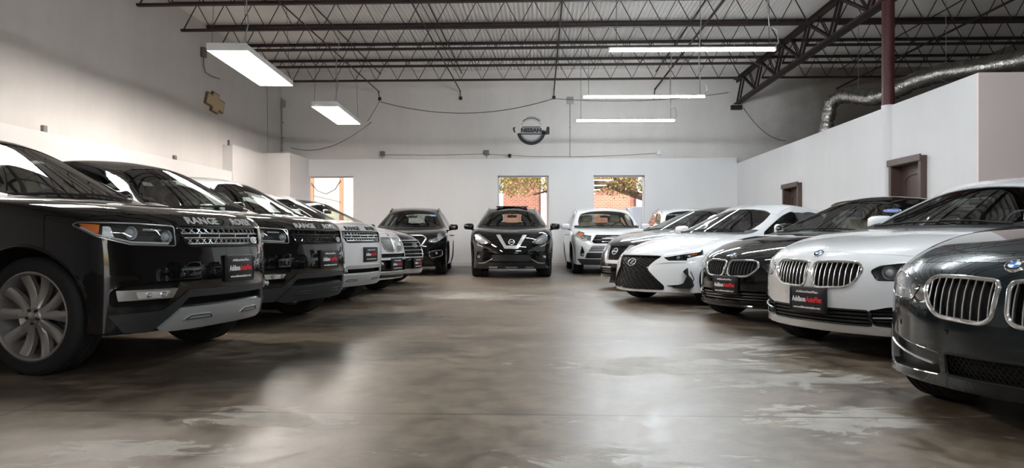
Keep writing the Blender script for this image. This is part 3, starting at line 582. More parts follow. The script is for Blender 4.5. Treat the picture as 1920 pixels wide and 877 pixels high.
class Car:
    def __init__(s, sp, root, body, lining='lining', seat='trim_black', wheel='alloy', level=3, glass_rear='privacy'):
        s.sp = sp; s.root = root; s.body = body; s.L = sp['L']; s.hw = sp['W'] / 2
        s.lining = lining; s.seat = seat; s.wheelmat = wheel; s.glass_rear = glass_rear
        s.cut = MB(); s.tags = []; s.level = level
        s.lattice()

    # ---- body surface -------------------------------------------------
    def lattice(s):
        sp = s.sp; hw = s.hw; L = s.L; g = sp.get
        fo, wb = sp['fo'], sp['wb']; suv = sp['suv']
        rows = sp['nose']; c0 = g('c0', .42); yc = g('yc', .93); pw = g('pw', 2.6)
        dc, zc, dh, zh, H = sp['dc'], sp['zc'], sp['dh'], sp['zh'], sp['H']
        b0, b1 = sp['b0'], sp['b1']; yr = sp['yr']
        dr, zr = sp['dr'], sp['zr']; drw, zrw = sp['drw'], sp['zrw']
        ze, xe = rows[4]; sw = dc + g('sweep', .2)
        hc = g('hoodcurve', 1.7); hy = g('hoody', .80)
        zhood = lambda t: ze + (zc - ze) * (1 - (1 - t) ** hc)
        de = -xe
        V = {}
        def zb(d): return b0 + (b1 - b0) * max(0, min(1, (d - sw) / (drw - sw)))
        def wid(d):   # plan taper of the flank
            t = d / L
            return hw * (1 - g('tf', .05) * max(0, (.22 - t) / .22) ** 2 - g('tr', .07) * max(0, (t - .72) / .28) ** 2)
        # front fascia
        for r in range(5):
            z, x = rows[r]
            for k in range(7):
                f = FK[k] / FK[6]; y = hw * FK[k] * yc / .93
                cc = c0 * (1.0 if r else .95)
                V['F', r, k] = Vector((x - (cc + (x if r != 4 else x * .5)) * f ** pw, y, z - (g('droop', .05) * f ** 2.2 if r == 4 else (g('lift', 0) * -f ** 2 if r < 1 else 0))))
        # stations 1..13 : centre(d,z) edge(d,y,z) belt(d,y,z)
        T = [None] * 14
        for i, t in ((1, .28), (2, .62), (3, 1.)):
            d = de + .0 + (dc - .07 - de) * t; z = zhood(t); fe = g('fend', .015)
            be = b0 - .05 - (b0 - .05 - (ze - g('droop', .05) - .06)) * (1 - t) ** 1.5
            ds = (c0 + .1) + (sw - .12 - c0 - .1) * t
            T[i] = ((d, z), (d + (ds - d) * .6, wid(ds) * hy, z + fe * (1 if i < 3 else .4)), (ds, wid(ds) * .985, be))
        T[4] = ((dc, zc + .015), (sw, hw * g('wsy', .86 if suv else .87), max(zc, b0) + .0), (sw + .02, wid(sw) * .985, b0 - .05))
        d5 = sw + .42 * (dh - dc)
        T[5] = ((dh, zh), (dh + .12, yr, zh - g('rdrop', .075)), (d5, wid(d5) * .985, zb(d5) - .05))
        d7 = g('bp', fo + wb * .5 + .30); d6 = dh + .12 + .45 * (d7 - dh - .12); T[6] = ((d6, zh + (H - zh) * .75), (d6, yr * 1.02, zh - .035), (d6 - .12, wid(d6) * .985, zb(d6) - .05))
        T[7] = ((d7, H), (d7, yr * 1.03, H - .055), (d7 - .02, wid(d7) * .985, zb(d7) - .05))
        d8 = d7 + .11; T[8] = ((d8, H), (d8, yr * 1.03, H - .057), (d8, wid(d8) * .985, zb(d8) - .05))
        d9 = g('cp', fo + wb - (.02 if suv else .12)); c9 = min(d9, dr - .35); z9 = H - (H - zr) * .45
        T[9] = ((c9, z9), (c9 + .04, yr * .99, z9 - .06), (d9, wid(d9) * .985, zb(d9) - .05))
        d10 = d9 + .12; c10 = min(d10, dr - .16); z10 = H - (H - zr) * .72
        T[10] = ((c10, z10), (c10 + .04, yr * .98, z10 - .065), (d10, wid(d10) * .985, zb(d10) - .05))
        d11 = max(d10 + .2, L - .5) if suv else max(d10 + .15, drw - .25)
        T[11] = ((dr, zr), (dr - .02, yr * .93, zr - .07), (d11, wid(d11) * .985, zb(d11) - .05))
        T[12] = ((drw, zrw), (drw - .05, hw * (.76 if suv else .74), zrw - .02), (max(d11 + .1, drw - .05), wid(drw) * .98, b1 - .06))
        dl = L - .05
        T[13] = ((max(drw + .04, dl - .04), zrw - (.14 if suv else .03)), (dl - .08, hw * .78, zrw - (.15 if suv else .045)), (L - .3, hw * .89, zrw - (.2 if suv else .13)))
        for i in range(1, 14):
            (d0, z0), (d3, y3, z3), (d6_, y6, z6) = T[i]
            V['T', 0, i] = Vector((-d0, 0, z0))
            dm = g('dome', .010) if 0 < i < 4 else 0
            V['T', 1, i] = Vector((-(d0 + (d3 - d0) * .13), y3 * .40, z0 + (z3 - z0) * .13 + dm))
            V['T', 2, i] = Vector((-(d0 + (d3 - d0) * .80), y3 * .935, z0 + (z3 - z0) * .74))
            V['T', 3, i] = Vector((-d3, y3, z3))
            if i < 4:
                V['T', 4, i] = Vector((-(d3 + (d6_ - d3) * .5), y3 + (y6 - y3) * .52, z3 - .012))
                V['T', 5, i] = Vector((-(d3 + (d6_ - d3) * .9), y3 + (y6 - y3) * .88, z3 + (z6 - z3) * .42))
            elif i == 4:
                V['T', 4, i] = Vector((-(d3 + .05), y3 + (y6 - y3) * .45, z3 - .005)); V['T', 5, i] = Vector((-(d6_ + .03), y3 + (y6 - y3) * .82, z3 - .035))
            elif i < 12:
                ybase = y6 - .028
                V['T', 4, i] = Vector((-(d3 + (d6_ - d3) * .10), y3 + (ybase - y3) * .17, z3 - .045)); V['T', 5, i] = Vector((-d6_, ybase, z6 + .055))
            else:
                V['T', 4, i] = Vector((-(d3 + (d6_ - d3) * .4), y3 + (y6 - y3) * .5, z3 - .02)); V['T', 5, i] = Vector((-(d3 + (d6_ - d3) * .9), y3 + (y6 - y3) * .88, z3 + (z6 - z3) * .5))
            V['T', 6, i] = Vector((-d6_, y6, z6))
        for k in range(7): V['T', k, 0] = V['F', 4, k]
        zs = [sp['zb'], g('zl', sp['zb'] + .13), g('zm', .55), g('zs', b0 - .14)]
        fy = [.935, .985, 1.0, 1.0]
        for i in range(14):
            for r in range(4):
                if i == 0: V['S', r, 0] = V['F', r, 6]; continue
                p = V['T', 6, i]; d = -p.x
                z = zs[r] + (.04 * max(0, (d - sw) / (L - sw)) if r == 3 else 0)
                if i < 4:     # blend from nose rows to flank rows
                    t = min(1, i / 3.); z = rows[r][0] * (1 - t) + z * t
                zt = min(z, p.z - .05 * (4 - r)) if r == 3 else z
                V['S', r, i] = Vector((p.x - (.0 if i < 13 else 0), wid(d) * fy[r] * (1 if i < 13 else .98), zt))
            V['S', 4, i] = V['T', 6, i]
        # rear
        zr_ = [sp['zb'] + .08, sp['zb'] + .22, .62, zrw - (.36 if suv else .25)]
        for r in range(5):
            for k in range(7):
                f = FK[k] / .93
                if r == 4: V['R', 4, k] = V['T', k, 13]
                elif k == 6: V['R', r, k] = V['S', r, 13]
                else: V['R', r, k] = Vector((-(L - (.06, .0, .01, .03)[r]) + .26 * f ** 2.4, hw * FK[k], zr_[r]))
        # assemble
        idx = {}; verts = []
        def vid(key, sd):
            p = V[key]; kk = (round(p.x, 6), round(p.y * sd, 6), round(p.z, 6))
            if kk not in idx: idx[kk] = len(verts); verts.append((p.x, p.y * sd if p.y > 1e-6 else 0., p.z))
            return idx[kk]
        faces = []; tags = []
        def quad(ks, sd, tag):
            q = [vid(k, sd) for k in ks]
            if len(set(q)) < 3: return
            faces.append(q if sd > 0 else q[::-1]); tags.append(s.tag(*tag))
        B = s.body
        for sd in (1, -1):
            e = 'l' if sd > 0 else 'r'
            for r in range(4):
                for k in range(6):
                    quad((('F', r, k), ('F', r, k + 1), ('F', r + 1, k + 1), ('F', r + 1, k)), sd, ('front_bumper', B, ''))
                    quad((('R', r, k), ('R', r + 1, k), ('R', r + 1, k + 1), ('R', r, k + 1)), sd, ('rear_bumper' if r < 2 else 'tailgate', B, ''))
                for i in range(13):
                    if r == 0: t = ('side_sill', g('sill', B), e)
                    elif i < 1: t = ('front_bumper', B, '')
                    elif i < 4: t = ('front_fender', B, e)
                    elif i < 7: t = ('front_door', B, e)
                    elif i < 9: t = ('rear_door', B, e)
                    elif i < 12: t = ('rear_quarter_panel', B, e)
                    else: t = ('rear_bumper' if r < 2 else 'tailgate', B, '')
                    if r == 0 and i == 0: t = ('front_bumper', B, '')
                    quad((('S', r, i), ('S', r, i + 1), ('S', r + 1, i + 1), ('S', r + 1, i)), sd, t)
            rm = g('roofmat', B); pl = g('pillar', 'gloss_black'); dp = g('cpillar', B)
            for i in range(13):
                for k in range(6):
                    if i < 3: t = ('hood', B, '') if k < 3 else ('front_fender', B, e)
                    elif i == 3: t = ('cowl', 'black_plastic', '') if k < 3 else ('front_fender', B, e)
                    elif i == 4: t = (('windshield', 'windshield', '') if k < 2 else ('windshield_pillar', B, e) if k < 4 else ('front_side_window', 'side_glass', e) if k == 4 else ('front_door', B, e))
                    elif i < 11:
                        if k < 3: t = ('roof', rm, '')
                        elif k == 3: t = ('roof_side_rail', g('railmat', rm), e)
                        elif k == 5: t = ('front_door', B, e) if i < 7 else ('rear_door', B, e) if i < 9 else ('rear_quarter_panel', B, e)
                        elif i < 7: t = ('front_side_window', 'side_glass', e)
                        elif i == 7: t = ('center_pillar', pl, e)
                        elif i == 8: t = ('rear_side_window', s.glass_rear, e)
                        elif i == 9: t = ('rear_pillar', pl if suv else dp, e)
                        else: t = ('quarter_window', s.glass_rear, e) if suv else ('rear_pillar', dp, e)
                    elif i == 11: t = ('rear_window', s.glass_rear, '') if k < 2 else ('tailgate', B, '') if (k < 4 and suv) else ('rear_quarter_panel', B, e)
                    else: t = ('tailgate', B, '') if k < 4 else ('rear_quarter_panel', B, e)
                    quad((('T', k, i), ('T', k + 1, i), ('T', k + 1, i + 1), ('T', k, i + 1))[::-1], sd, t)
        ub = s.tag('underbody', 'void', '')
        for i in range(13):
            faces.append([vid(('S', 0, i), 1), vid(('S', 0, i), -1), vid(('S', 0, i + 1), -1), vid(('S', 0, i + 1), 1)]); tags.append(ub)
        fr = [vid(('F', 0, k), 1) for k in range(6, -1, -1)] + [vid(('F', 0, k), -1) for k in range(1, 7)]
        faces.append(fr); tags.append(ub)
        rr = [vid(('R', 0, k), -1) for k in range(6, -1, -1)] + [vid(('R', 0, k), 1) for k in range(1, 7)]
        faces.append(rr); tags.append(ub)
        bm = bmesh.new(); bv = [bm.verts.new(v) for v in verts]
        for f, t in zip(faces, tags):
            try: bf = bm.faces.new([bv[i] for i in f]); bf.material_index = t; bf.smooth = True
            except ValueError: pass
        bmesh.ops.recalc_face_normals(bm, faces=bm.faces[:])
        cl = bm.edges.layers.float.new('crease_edge')
        for e in bm.edges:
            if len(e.link_faces) == 2:
                a, b = (s.tags[f.material_index][0] for f in e.link_faces)
                if 'underbody' in (a, b) and a != b: e[cl] = .7
                elif ('window' in a) != ('window' in b) or ('windshield' == a) != ('windshield' == b): e[cl] = g('wcrease', .45)
                elif {a, b} == {'hood', 'front_bumper'}: e[cl] = g('hcrease', .15)
        me = bpy.data.meshes.new('base'); bm.to_mesh(me); bm.free()
        o = bpy.data.objects.new('base', me); COL.objects.link(o)
        md = o.modifiers.new('s', 'SUBSURF'); md.levels = s.level; md.render_levels = s.level
        dg = bpy.context.evaluated_depsgraph_get(); s.base = bpy.data.meshes.new_from_object(o.evaluated_get(dg))
        bpy.data.objects.remove(o); bpy.data.meshes.remove(me)
        s.bvh = BVHTree.FromPolygons([v.co for v in s.base.vertices], [tuple(p.vertices) for p in s.base.polygons])
        s.V = V

    def tag(s, name, mat, side):
        t = (name, mat, side)
        if t not in s.tags: s.tags.append(t)
        return s.tags.index(t)

    # ---- surface queries ---------------------------------------------
    def ray(s, o, d):
        h = s.bvh.ray_cast(Vector(o), Vector(d))
        if h[0] is None:
            h = s.bvh.find_nearest(Vector(o) + Vector(d) * 1.2)
        n = h[1].copy()
        if n.dot(Vector(d)) > 0: n = -n
        return h[0].copy(), n
    def front(s, y, z): return s.ray((1.0, y, z), (-1, 0, 0))
    def side(s, x, z, sd=1): return s.ray((x, 2.2 * sd, z), (0, -sd, 0))
    def top(s, x, y): return s.ray((x, y, 3), (0, 0, -1))
    def anchors(s, pts, sd=1):
        out = []
        for p in pts:
            if len(p) == 2: out.append(s.front(p[0] * sd, p[1])[0])
            else: out.append(s.side(p[1], p[2], sd)[0])
        return out
    def proj(s, a):
        """view direction at angle a (degrees) round from dead ahead: (u,z)->surface"""
        a = math.radians(a); d = Vector((-math.cos(a), -math.sin(a), 0)); ux = Vector((-math.sin(a), math.cos(a), 0))
        def f(u, z): return s.ray(ux * u - d * 2.2 + Vector((0, 0, z)), d)
        return d, ux, f
    def outline(s, pts, sd=1, a=0., rnd=0., n=4):
        """outline in the (u,z) plane of the view at angle a; points (y,z) seen from the front or ('s',x,z) seen from the side"""
        d, ux, f = s.proj(a * sd)
        if a == 0: q = [(p[0] * sd, p[1]) for p in pts]
        else: q = [(p.dot(ux), p.z) for p in s.anchors(pts, sd)]
        return round_poly(q, rnd, n) if rnd else q
    def shell(s, poly, a, o1, o2, step=.05, along=False, mi=0, mb=None):
        """closed shell over an outline laid on the body between two offsets (outwards positive)"""
        d, ux, f = s.proj(a)
        bm = bmesh.new()
        vs = [bm.verts.new((u, 0, z)) for u, z in poly]
        for t in tessellate_polygon([[Vector((u, z, 0)) for u, z in poly]]):
            try: bm.faces.new([vs[i] for i in t])
            except ValueError: pass
        for ax in (0, 2):
            lo = min(v.co[ax] for v in bm.verts); hi = max(v.co[ax] for v in bm.verts)
            k = math.floor(lo / step) + 1
            while k * step < hi - 1e-4:
                n = Vector((0, 0, 0)); n[ax] = 1; c = Vector((0, 0, 0)); c[ax] = k * step
                bmesh.ops.bisect_plane(bm, geom=bm.verts[:] + bm.edges[:] + bm.faces[:], plane_co=c, plane_no=n); k += 1
        bmesh.ops.dissolve_degenerate(bm, dist=1e-5, edges=bm.edges[:])
        bmesh.ops.remove_doubles(bm, verts=bm.verts[:], dist=1e-5)
        bmesh.ops.recalc_face_normals(bm, faces=bm.faces[:])
        bm.verts.index_update()
        P = []; Q = []
        for v in bm.verts:
            p, n = f(v.co.x, v.co.z)
            if along: n = -d
            P.append(p + n * o1); Q.append(p + n * o2)
        N = len(P); F = []
        for fc in bm.faces:
            i = [v.index for v in fc.verts]
            nn = (P[i[1]] - P[i[0]]).cross(P[i[2]] - P[i[0]])
            if len(i) > 3: nn += (P[i[2]] - P[i[0]]).cross(P[i[3]] - P[i[0]])
            if nn.dot(d) > 0: i = i[::-1]
            F.append(i); F.append([j + N for j in i[::-1]])
        E = {}
        for i in F[::2]:
            for k in range(len(i)): E[(i[k - 1], i[k])] = 1
        for (x, y) in E:
            if (y, x) not in E: F.append([y, x, x + N, y + N])
        bm.free()
        mb = mb or MB(); mb.add(P + Q, F, mi); return mb

    # ---- parts ---------------------------------------------------------
    def part(s, name, mb, mats, parent=None, label=None, ang=35):
        o = link(name, mb.mesh(name, mats, ang=ang), parent or s.root, label)
        return o
    def recess(s, poly, a, depth, name, mat, side='', step=.06):
        """a pocket cut into the body; its floor and walls become a part"""
        s.shell(poly, a, .10, -depth, step, along=True, mi=s.tag(name, mat, side), mb=s.cut)
    def ring(s, poly, a, r, off=0., n=8, mb=None, mi=0, flat=1.):
        d, ux, f = s.proj(a); P = []
        m = len(poly)
        for i in range(m):
            u0, z0 = poly[i]; u1, z1 = poly[(i + 1) % m]; k = max(1, int(math.hypot(u1 - u0, z1 - z0) / .05))
            for j in range(k):
                p, nn = f(u0 + (u1 - u0) * j / k, z0 + (z1 - z0) * j / k); P.append(p + nn * off)
        mb = mb or MB(); mb.tube(P, r, n, closed=True, mi=mi, flat=flat); return mb
    def line(s, pts, a, r, off=0., n=6, mb=None, mi=0, flat=1., step=.05):
        """a rod lying on the body along (u,z) points"""
        d, ux, f = s.proj(a); P = []
        for i in range(len(pts) - 1):
            (u0, z0), (u1, z1) = pts[i], pts[i + 1]; k = max(1, int(math.hypot(u1 - u0, z1 - z0) / step))
            for j in range(k + (i == len(pts) - 2)):
                p, nn = f(u0 + (u1 - u0) * j / k, z0 + (z1 - z0) * j / k); P.append(p - d * off)
        mb = mb or MB(); mb.tube(P, r, n, mi=mi, flat=flat); return mb
    def bars(s, poly, axis, vals, a, r, off, mb=None, flat=1., mi=0, n=6):
        mb = mb or MB()
        for v in vals:
            for lo, hi in spans(poly, v, axis):
                if hi - lo < .01: continue
                s.line([(lo, v), (hi, v)] if axis == 1 else [(v, lo), (v, hi)], a, r, off, n=n, mb=mb, mi=mi, flat=flat)
        return mb
    def frame(s, y, z, a=0., off=0.):
        d, ux, f = s.proj(a); p, n = f(y, z)
        up = Vector((0, 0, 1)); r = up.cross(n).normalized(); u = n.cross(r)
        m = Matrix((r, u, n)).transposed().to_4x4(); m.translation = p + n * off; return m
    def letters(s, name, txt, size, y, z, mat='chrome', bold=.0, sx=1., depth=.004, off=.004, parent=None, label=None):
        t = text_mb(txt, size, depth, bold, sx)
        t.v = [s.front(y + v.x, z + v.y)[0] + s.front(y + v.x, z + v.y)[1] * (off + v.z) for v in t.v]
        return s.part(name, t, mat, parent, label)
    def roundel(s, y, z, r, off=.004, parent=None):
        m = s.frame(y, z, 0, off); mb = MB()
        mb.lathe([(r, -.012), (r, .004), (r * .97, .007), (r * .93, .006)], 36, 0, m)
        mb.lathe([(r * .93, .004), (r * .62, .0055)], 36, 1, m)
        mb.lathe([(r * .66, .004), (r * .66, .008), (r * .61, .008), (r * .61, .004)], 36, 0, m)
        for q in range(4):
            pts = [(0, 0)] + [(r * .61 * math.cos(q * PI / 2 + t * PI / 16), r * .61 * math.sin(q * PI / 2 + t * PI / 16)) for t in range(9)]
            mb.prism(pts, .003, .0062, 3 if q % 2 else 2, m)
        # letters round the black band
        for ch, ang in (('B', 135), ('M', 90), ('W', 45)):
            t = text_mb(ch, r * .36, .0006); ra = math.radians(ang)
            mt = m @ Matrix.Translation((r * .78 * math.cos(ra), r * .78 * math.sin(ra), .0065)) @ Matrix.Rotation(ra - PI / 2, 4, 'Z')
            mb.add(t.v, t.f, 2, mt)
        return s.part('emblem', mb, ['chrome', 'gloss_black', 'white_text', 'badge_blue'], parent, 'round blue and white emblem')
    def plate(s, y, z, off=.012, w=.305, h=.152, tilt=0.):
        """the dealer's card in its black holder"""
        p = max(s.front(y + t, z + q)[0].x for t in (-w / 2, 0, w / 2) for q in (-h / 2, h / 2))
        m = Matrix.Translation((p + off, y, z)) @ Matrix.Rotation(tilt, 4, 'Y') @ Matrix.Rotation(PI / 2, 4, 'Z') @ Matrix.Rotation(PI / 2, 4, 'X')
        mb = MB(); mb.box((0, 0, -.012), (w + .05, h + .045, .024), 0, m, .008); mb.box((0, 0, .002), (w, h, .004), 0, m, .0015)
        for sx_ in (-1, 1): mb.box((sx_ * (w / 2 + .012), 0, .002), (.012, h + .02, .006), 0, m, .002)
        pl = s.part('license_plate', mb, ['plate_black'], None, 'black dealer card in its holder')
        def tx(t, size, px, py, mat, nm_, sx_=1., bold=0.):
            q = text_mb(t, size, .0006, bold, sx_); q.v = [m @ (v + Vector((px, py, .0046))) for v in q.v]
            return s.part(nm_, q, mat, pl, 'white lettering')
        tx('-AddisonAutoPlex-', .026, 0, h * .39, 'white_text', 'dealer_name', 1.1, .0006)
        a = text_mb('Addison', .055, .0006, .0022, .72); b = text_mb('AutoPlex', .055, .0006, .0022, .72)
        wa = max(v.x for v in a.v) - min(v.x for v in a.v); wb_ = max(v.x for v in b.v) - min(v.x for v in b.v); tot = wa + wb_ + .003
        for q, c, mt, n_ in ((a, -tot / 2 + wa / 2, 'white_text', 'dealer_word'), (b, tot / 2 - wb_ / 2, 'red_text', 'dealer_word')):
            mid = (max(v.x for v in q.v) + min(v.x for v in q.v)) / 2
            q.v = [m @ (v + Vector((c - mid, .0, .0046))) for v in q.v]; s.part(n_, q, mt, pl, 'white half of the name' if mt == 'white_text' else 'red half of the name')
        tx('www.addisonautoplex.com', .024, 0, -h * .40, 'white_text', 'web_address', 1.0, .0005)
        return pl
    def projector(s, y, z, r, a=0., off=-.03, mi_ring='chrome', parent=None, name='projector_lamp'):
        """a round lamp: bright bowl, dark throat and a glass ball lens, looking forwards"""
        d, ux, f = s.proj(a); p, n = f(y, z)
        fw = (Vector((1, 0, 0)) - d * .6); fw.normalize(); r_ = Vector((0, 0, 1)).cross(fw).normalized(); u = fw.cross(r_)
        m = Matrix((r_, u, fw)).transposed().to_4x4(); m.translation = p - fw * 0 + d * (-off)
        mb = MB()
        mb.lathe([(r, .012), (r * .98, .018), (r * .88, .012), (r * .80, -.012), (r * .62, -.02)], 28, 0, m)
        mb.lathe([(r * .78, -.012), (r * .72, .004), (r * .66, .004), (r * .60, -.012)], 28, 0, m)
        mb.lathe([(r * .62, -.010), (r * .56, .008), (r * .40, .022), (r * .18, .028), (0, .029)], 28, 1, m)
        return s.part(name, mb, [mi_ring, 'projector'], parent)
    def headlight(s, pts, sd, a=35., depth=.085, rnd=.012, back='lamp_grey', items=(), drl=None, amber=None, rim='gloss_black', rimr=.005):
        """a pocket with lamps in it behind a clear cover; items: (y or ('s',x), z, radius)"""
        poly = s.outline(pts, sd, a, rnd)
        e = 'l' if sd > 0 else 'r'
        s.recess(poly, a * sd, depth, 'headlight_housing', back, e, .05)
        hl = s.part('headlight_lens', s.shell(poly, a * sd, .003, -.002, .04), 'lens')
        s.part('headlight_trim', s.ring(poly, a * sd, rimr, -.001), rim, hl)
        d, ux, f = s.proj(a * sd)
        for it in items:
            p = s.anchors([it[:2] if not isinstance(it[0], tuple) else ('s', it[0][1], it[1])], sd)[0]
            s.projector(p.dot(ux), it[1], it[2], a * sd, -.045, parent=hl)
        if drl:
            for ln, r in drl:
                q = s.outline(ln, sd, a)
                s.part('light_strip', s.line(q, a * sd, r, -.018, n=6), 'lamp_metal', hl)
        if amber:
            q = s.outline(amber, sd, a, .004)
            s.part('turn_signal', s.shell(q, a * sd, -.012, -.03, .04), 'amber', hl)
        return hl

    # ---- wheels ----------------------------------------------------------
    def wheels(s, style='five', steer=0., rim=None, aw=.26):
        sp = s.sp; R = sp['rt']; rr = R * (rim or .72); tw = aw / 2
        if s.wheelmat not in WHEELS: WHEELS[s.wheelmat] = 1
        ra = sp.get('ra', R + .055)
        for ax, d in ((0, sp['fo']), (1, sp['fo'] + sp['wb'])):
            for sd in (1, -1):
                yo = (s.side(-d - R * 1.25, R * 1.1, sd)[0].y * sd - .035) if True else 0
                yo = min(yo, s.hw - .02)
                yc = yo - tw
                m = Matrix.Translation((-d, sd * yc, R)) @ Matrix.Rotation(steer if ax == 0 else 0, 4, 'Z') @ Matrix.Rotation(-sd * PI / 2, 4, 'X')
                key = (sp['name'], s.wheelmat, style)
                t = MB(); g = [(rr * .99, -tw * .78), (rr * 1.04, -tw * .92), (R * .88, -tw), (R * .95, -tw * .93), (R * .985, -tw * .8)]
                for q in (-.55, -.2, .2, .55): g += [(R, tw * (q - .14)), (R, tw * (q + .10)), (R * .982, tw * (q + .11)), (R * .982, tw * (q + .16))]
                g += [(R, tw * .74), (R * .985, tw * .8), (R * .95, tw * .93), (R * .88, tw), (rr * 1.04, tw * .92), (rr * .99, tw * .78)]
                t.lathe(g, 56, 0, m)
                ty = s.part('tyre', t, 'rubber')
                w = MB()
                w.lathe([(rr * 1.02, tw * .80), (rr * 1.035, tw * .90), (rr * 1.0, tw * .93), (rr * .965, tw * .86), (rr * .93, tw * .45), (rr * .90, -tw * .5), (rr * .99, -tw * .8)], 56, 0, m)
                hub = rr * .17; zt = tw * .72
                w.lathe([(hub * 1.25, zt - .05), (hub * 1.25, zt - .012), (hub, zt + .002), (hub * .55, zt + .004), (0, zt + .004)], 32, 0, m)
                def spoke(a0, a1, w0, w1, zo, bow=0.):
                    N = 9; vs = []
                    for k in range(N):
                        f_ = k / (N - 1); rad = hub * .9 + (rr * .97 - hub * .9) * f_; ang = a0 + (a1 - a0) * (f_ ** .8) + bow * math.sin(f_ * PI)
                        ww = (w0 + (w1 - w0) * f_) / 2; zz = zt - .006 + (zo - .010 * math.sin(f_ * PI)) * (1)
                        zz = zt - .004 - .028 * math.sin(f_ * PI * .9) + f_ * .012
                        cx, cy = rad * math.cos(ang), rad * math.sin(ang); tx_, ty_ = -math.sin(ang), math.cos(ang)
                        for (o_, h_) in ((-1, -.045), (-1, -.010), (-.55, 0), (.55, 0), (1, -.010), (1, -.045)):
                            vs.append((cx + tx_ * ww * o_, cy + ty_ * ww * o_, zz + h_))
                    fs = [(k * 6 + j, k * 6 + (j + 1) % 6, k * 6 + 6 + (j + 1) % 6, k * 6 + 6 + j) for k in range(N - 1) for j in range(6)]
                    fs += [tuple(range(6))[::-1], tuple((N - 1) * 6 + j for j in range(6))]
                    w.add(vs, fs, 0, m)
                ph = sp.get('phase', .3) + ax * .5
                if style == 'five':
                    for k in range(5):
                        a0 = ph + k * 2 * PI / 5
                        spoke(a0 + .12, a0 + .30, .055, .075, 0, .05); spoke(a0 - .12, a0 - .30, .055, .075, 0, -.05)
                elif style == 'ten':
                    for k in range(10): spoke(ph + k * PI / 5, ph + k * PI / 5 + .05, .04, .045, 0)
                else:
                    for k in range(7):
                        a0 = ph + k * 2 * PI / 7; spoke(a0 + .05, a0 + .16, .035, .04, 0); spoke(a0 - .05, a0 - .16, .035, .04, 0)
                rm_ = s.part('rim', w, s.wheelmat, ty)
                h = MB(); h.lathe([(hub * .62, zt), (hub * .60, zt + .010), (hub * .4, zt + .013), (0, zt + .013)], 24, 0, m)
                for k in range(5):
                    a_ = ph + k * 2 * PI / 5 + .6; h.lathe([(.011, zt - .004), (.011, zt + .012), (0, zt + .014)], 6, 1, m @ Matrix.Translation((hub * .92 * math.cos(a_), hub * .92 * math.sin(a_), 0)))
                s.part('hub_cap', h, ['satin', 'dark_alloy'], ty)
                b = MB(); b.lathe([(rr * .30, -.02), (rr * .74, -.02), (rr * .74, .002), (rr * .30, .002)], 40, 0, m, closed=True)
                b.box((rr * .62, 0, -.01), (rr * .26, rr * .42, .075), 1, m, .012)
                s.part('brake_disc', b, ['satin', 'dark_alloy'], ty)
                # arch cut
                n = 48; prof = [(-d + ra * math.cos(2 * PI * k / n), sp.get('az', R + .01) + ra * math.sin(2 * PI * k / n)) for k in range(n)]
                y0, y1 = sd * (s.hw - .46), sd * (s.hw + .4)
                vs = [(x, y0, z) for x, z in prof] + [(x, y1, z) for x, z in prof]
                fs = [(k, (k + 1) % n, (k + 1) % n + n, k + n) for k in range(n)] + [tuple(range(n))[::-1], tuple(range(n, 2 * n))]
                if sd < 0: fs = [f_[::-1] for f_ in fs]
                fs = [f_[::-1] for f_ in fs]
                s.cut.add(vs, fs, s.tag('wheel_well', 'void', ('l' if sd > 0 else 'r') + str(ax)))
                # lip round the arch
                lip = MB(); P = []
                lw = sp.get('lip', (.014, None))
                for k in range(41):
                    an = math.radians(-28 + 236 * k / 40) ; x, z = -d + (ra + lw[0] * .55) * math.cos(an), sp.get('az', R + .01) + (ra + lw[0] * .55) * math.sin(an)
                    if z < sp['zb'] + .03: continue
                    p, nn = s.side(x, z, sd); P.append(p - nn * .004)
                lip.tube(P, lw[0], 8)
                s.part('wheel_arch_trim', lip, lw[1] or s.body)

    # ---- trim common to all ----------------------------------------------
    def mirrors(s, mat=None, fold=False, dy=0., dz=0., sides=(1, -1)):
        sp = s.sp; d = sp['dc'] + sp.get('sweep', .2) + .30; z = sp['b0'] + .075 + dz
        for sd in sides:
            p, n = s.side(-d, sp['b0'] + .0, sd); y = abs(p.y)
            mb = MB(); bm = bmesh.new(); bmesh.ops.create_cube(bm, size=1)
            bmesh.ops.subdivide_edges(bm, edges=bm.edges[:], cuts=2, use_grid_fill=True)
            w, hh, dp = .115, .078, .085
            for v in bm.verts:
                q = v.co * 2; q = q.normalized() * (max(abs(q.x), abs(q.y), abs(q.z)) ** 1) * (1 + .18 * (abs(q.x) + abs(q.y) + abs(q.z) - 1))
                tp = 1 - .25 * (q.y + 1) / 2 * (1 if q.z < 0 else .35)
                v.co = Vector((q.x * dp * (1 if q.x > 0 else .45), q.y * w * sd, q.z * hh * tp))
            if sd < 0: bmesh.ops.reverse_faces(bm, faces=bm.faces[:])
            bmesh.ops.subdivide_edges(bm, edges=bm.edges[:], cuts=1, use_grid_fill=True, smooth=.7)
            R_ = Matrix.Rotation(sd * (-1.15), 4, 'Z') if fold else Matrix.Rotation(sd * .12, 4, 'Z')
            yy = y + (.01 if fold else .12) + dy
            T_ = Matrix.Translation((-d - (.05 if fold else 0), sd * yy, z)) @ R_
            mb.bm(bm, 0, T_)
            c = s.part('side_mirror', mb, mat or s.body)
            g = MB(); g.box((-.041, 0, 0), (.006, w * 1.6, hh * 1.5), 0, T_, .003); s.part('mirror_glass', g, 'chrome', c)
            st = MB(); st.tube([(-d + .0, sd * (y - .03), z - .075), (-d, sd * (y + .03), z - .072), (-d, sd * (yy - .02), z - .05)], [.026, .024, .022], 10, flat=.7); s.part('mirror_stalk', st, 'black_plastic', c)
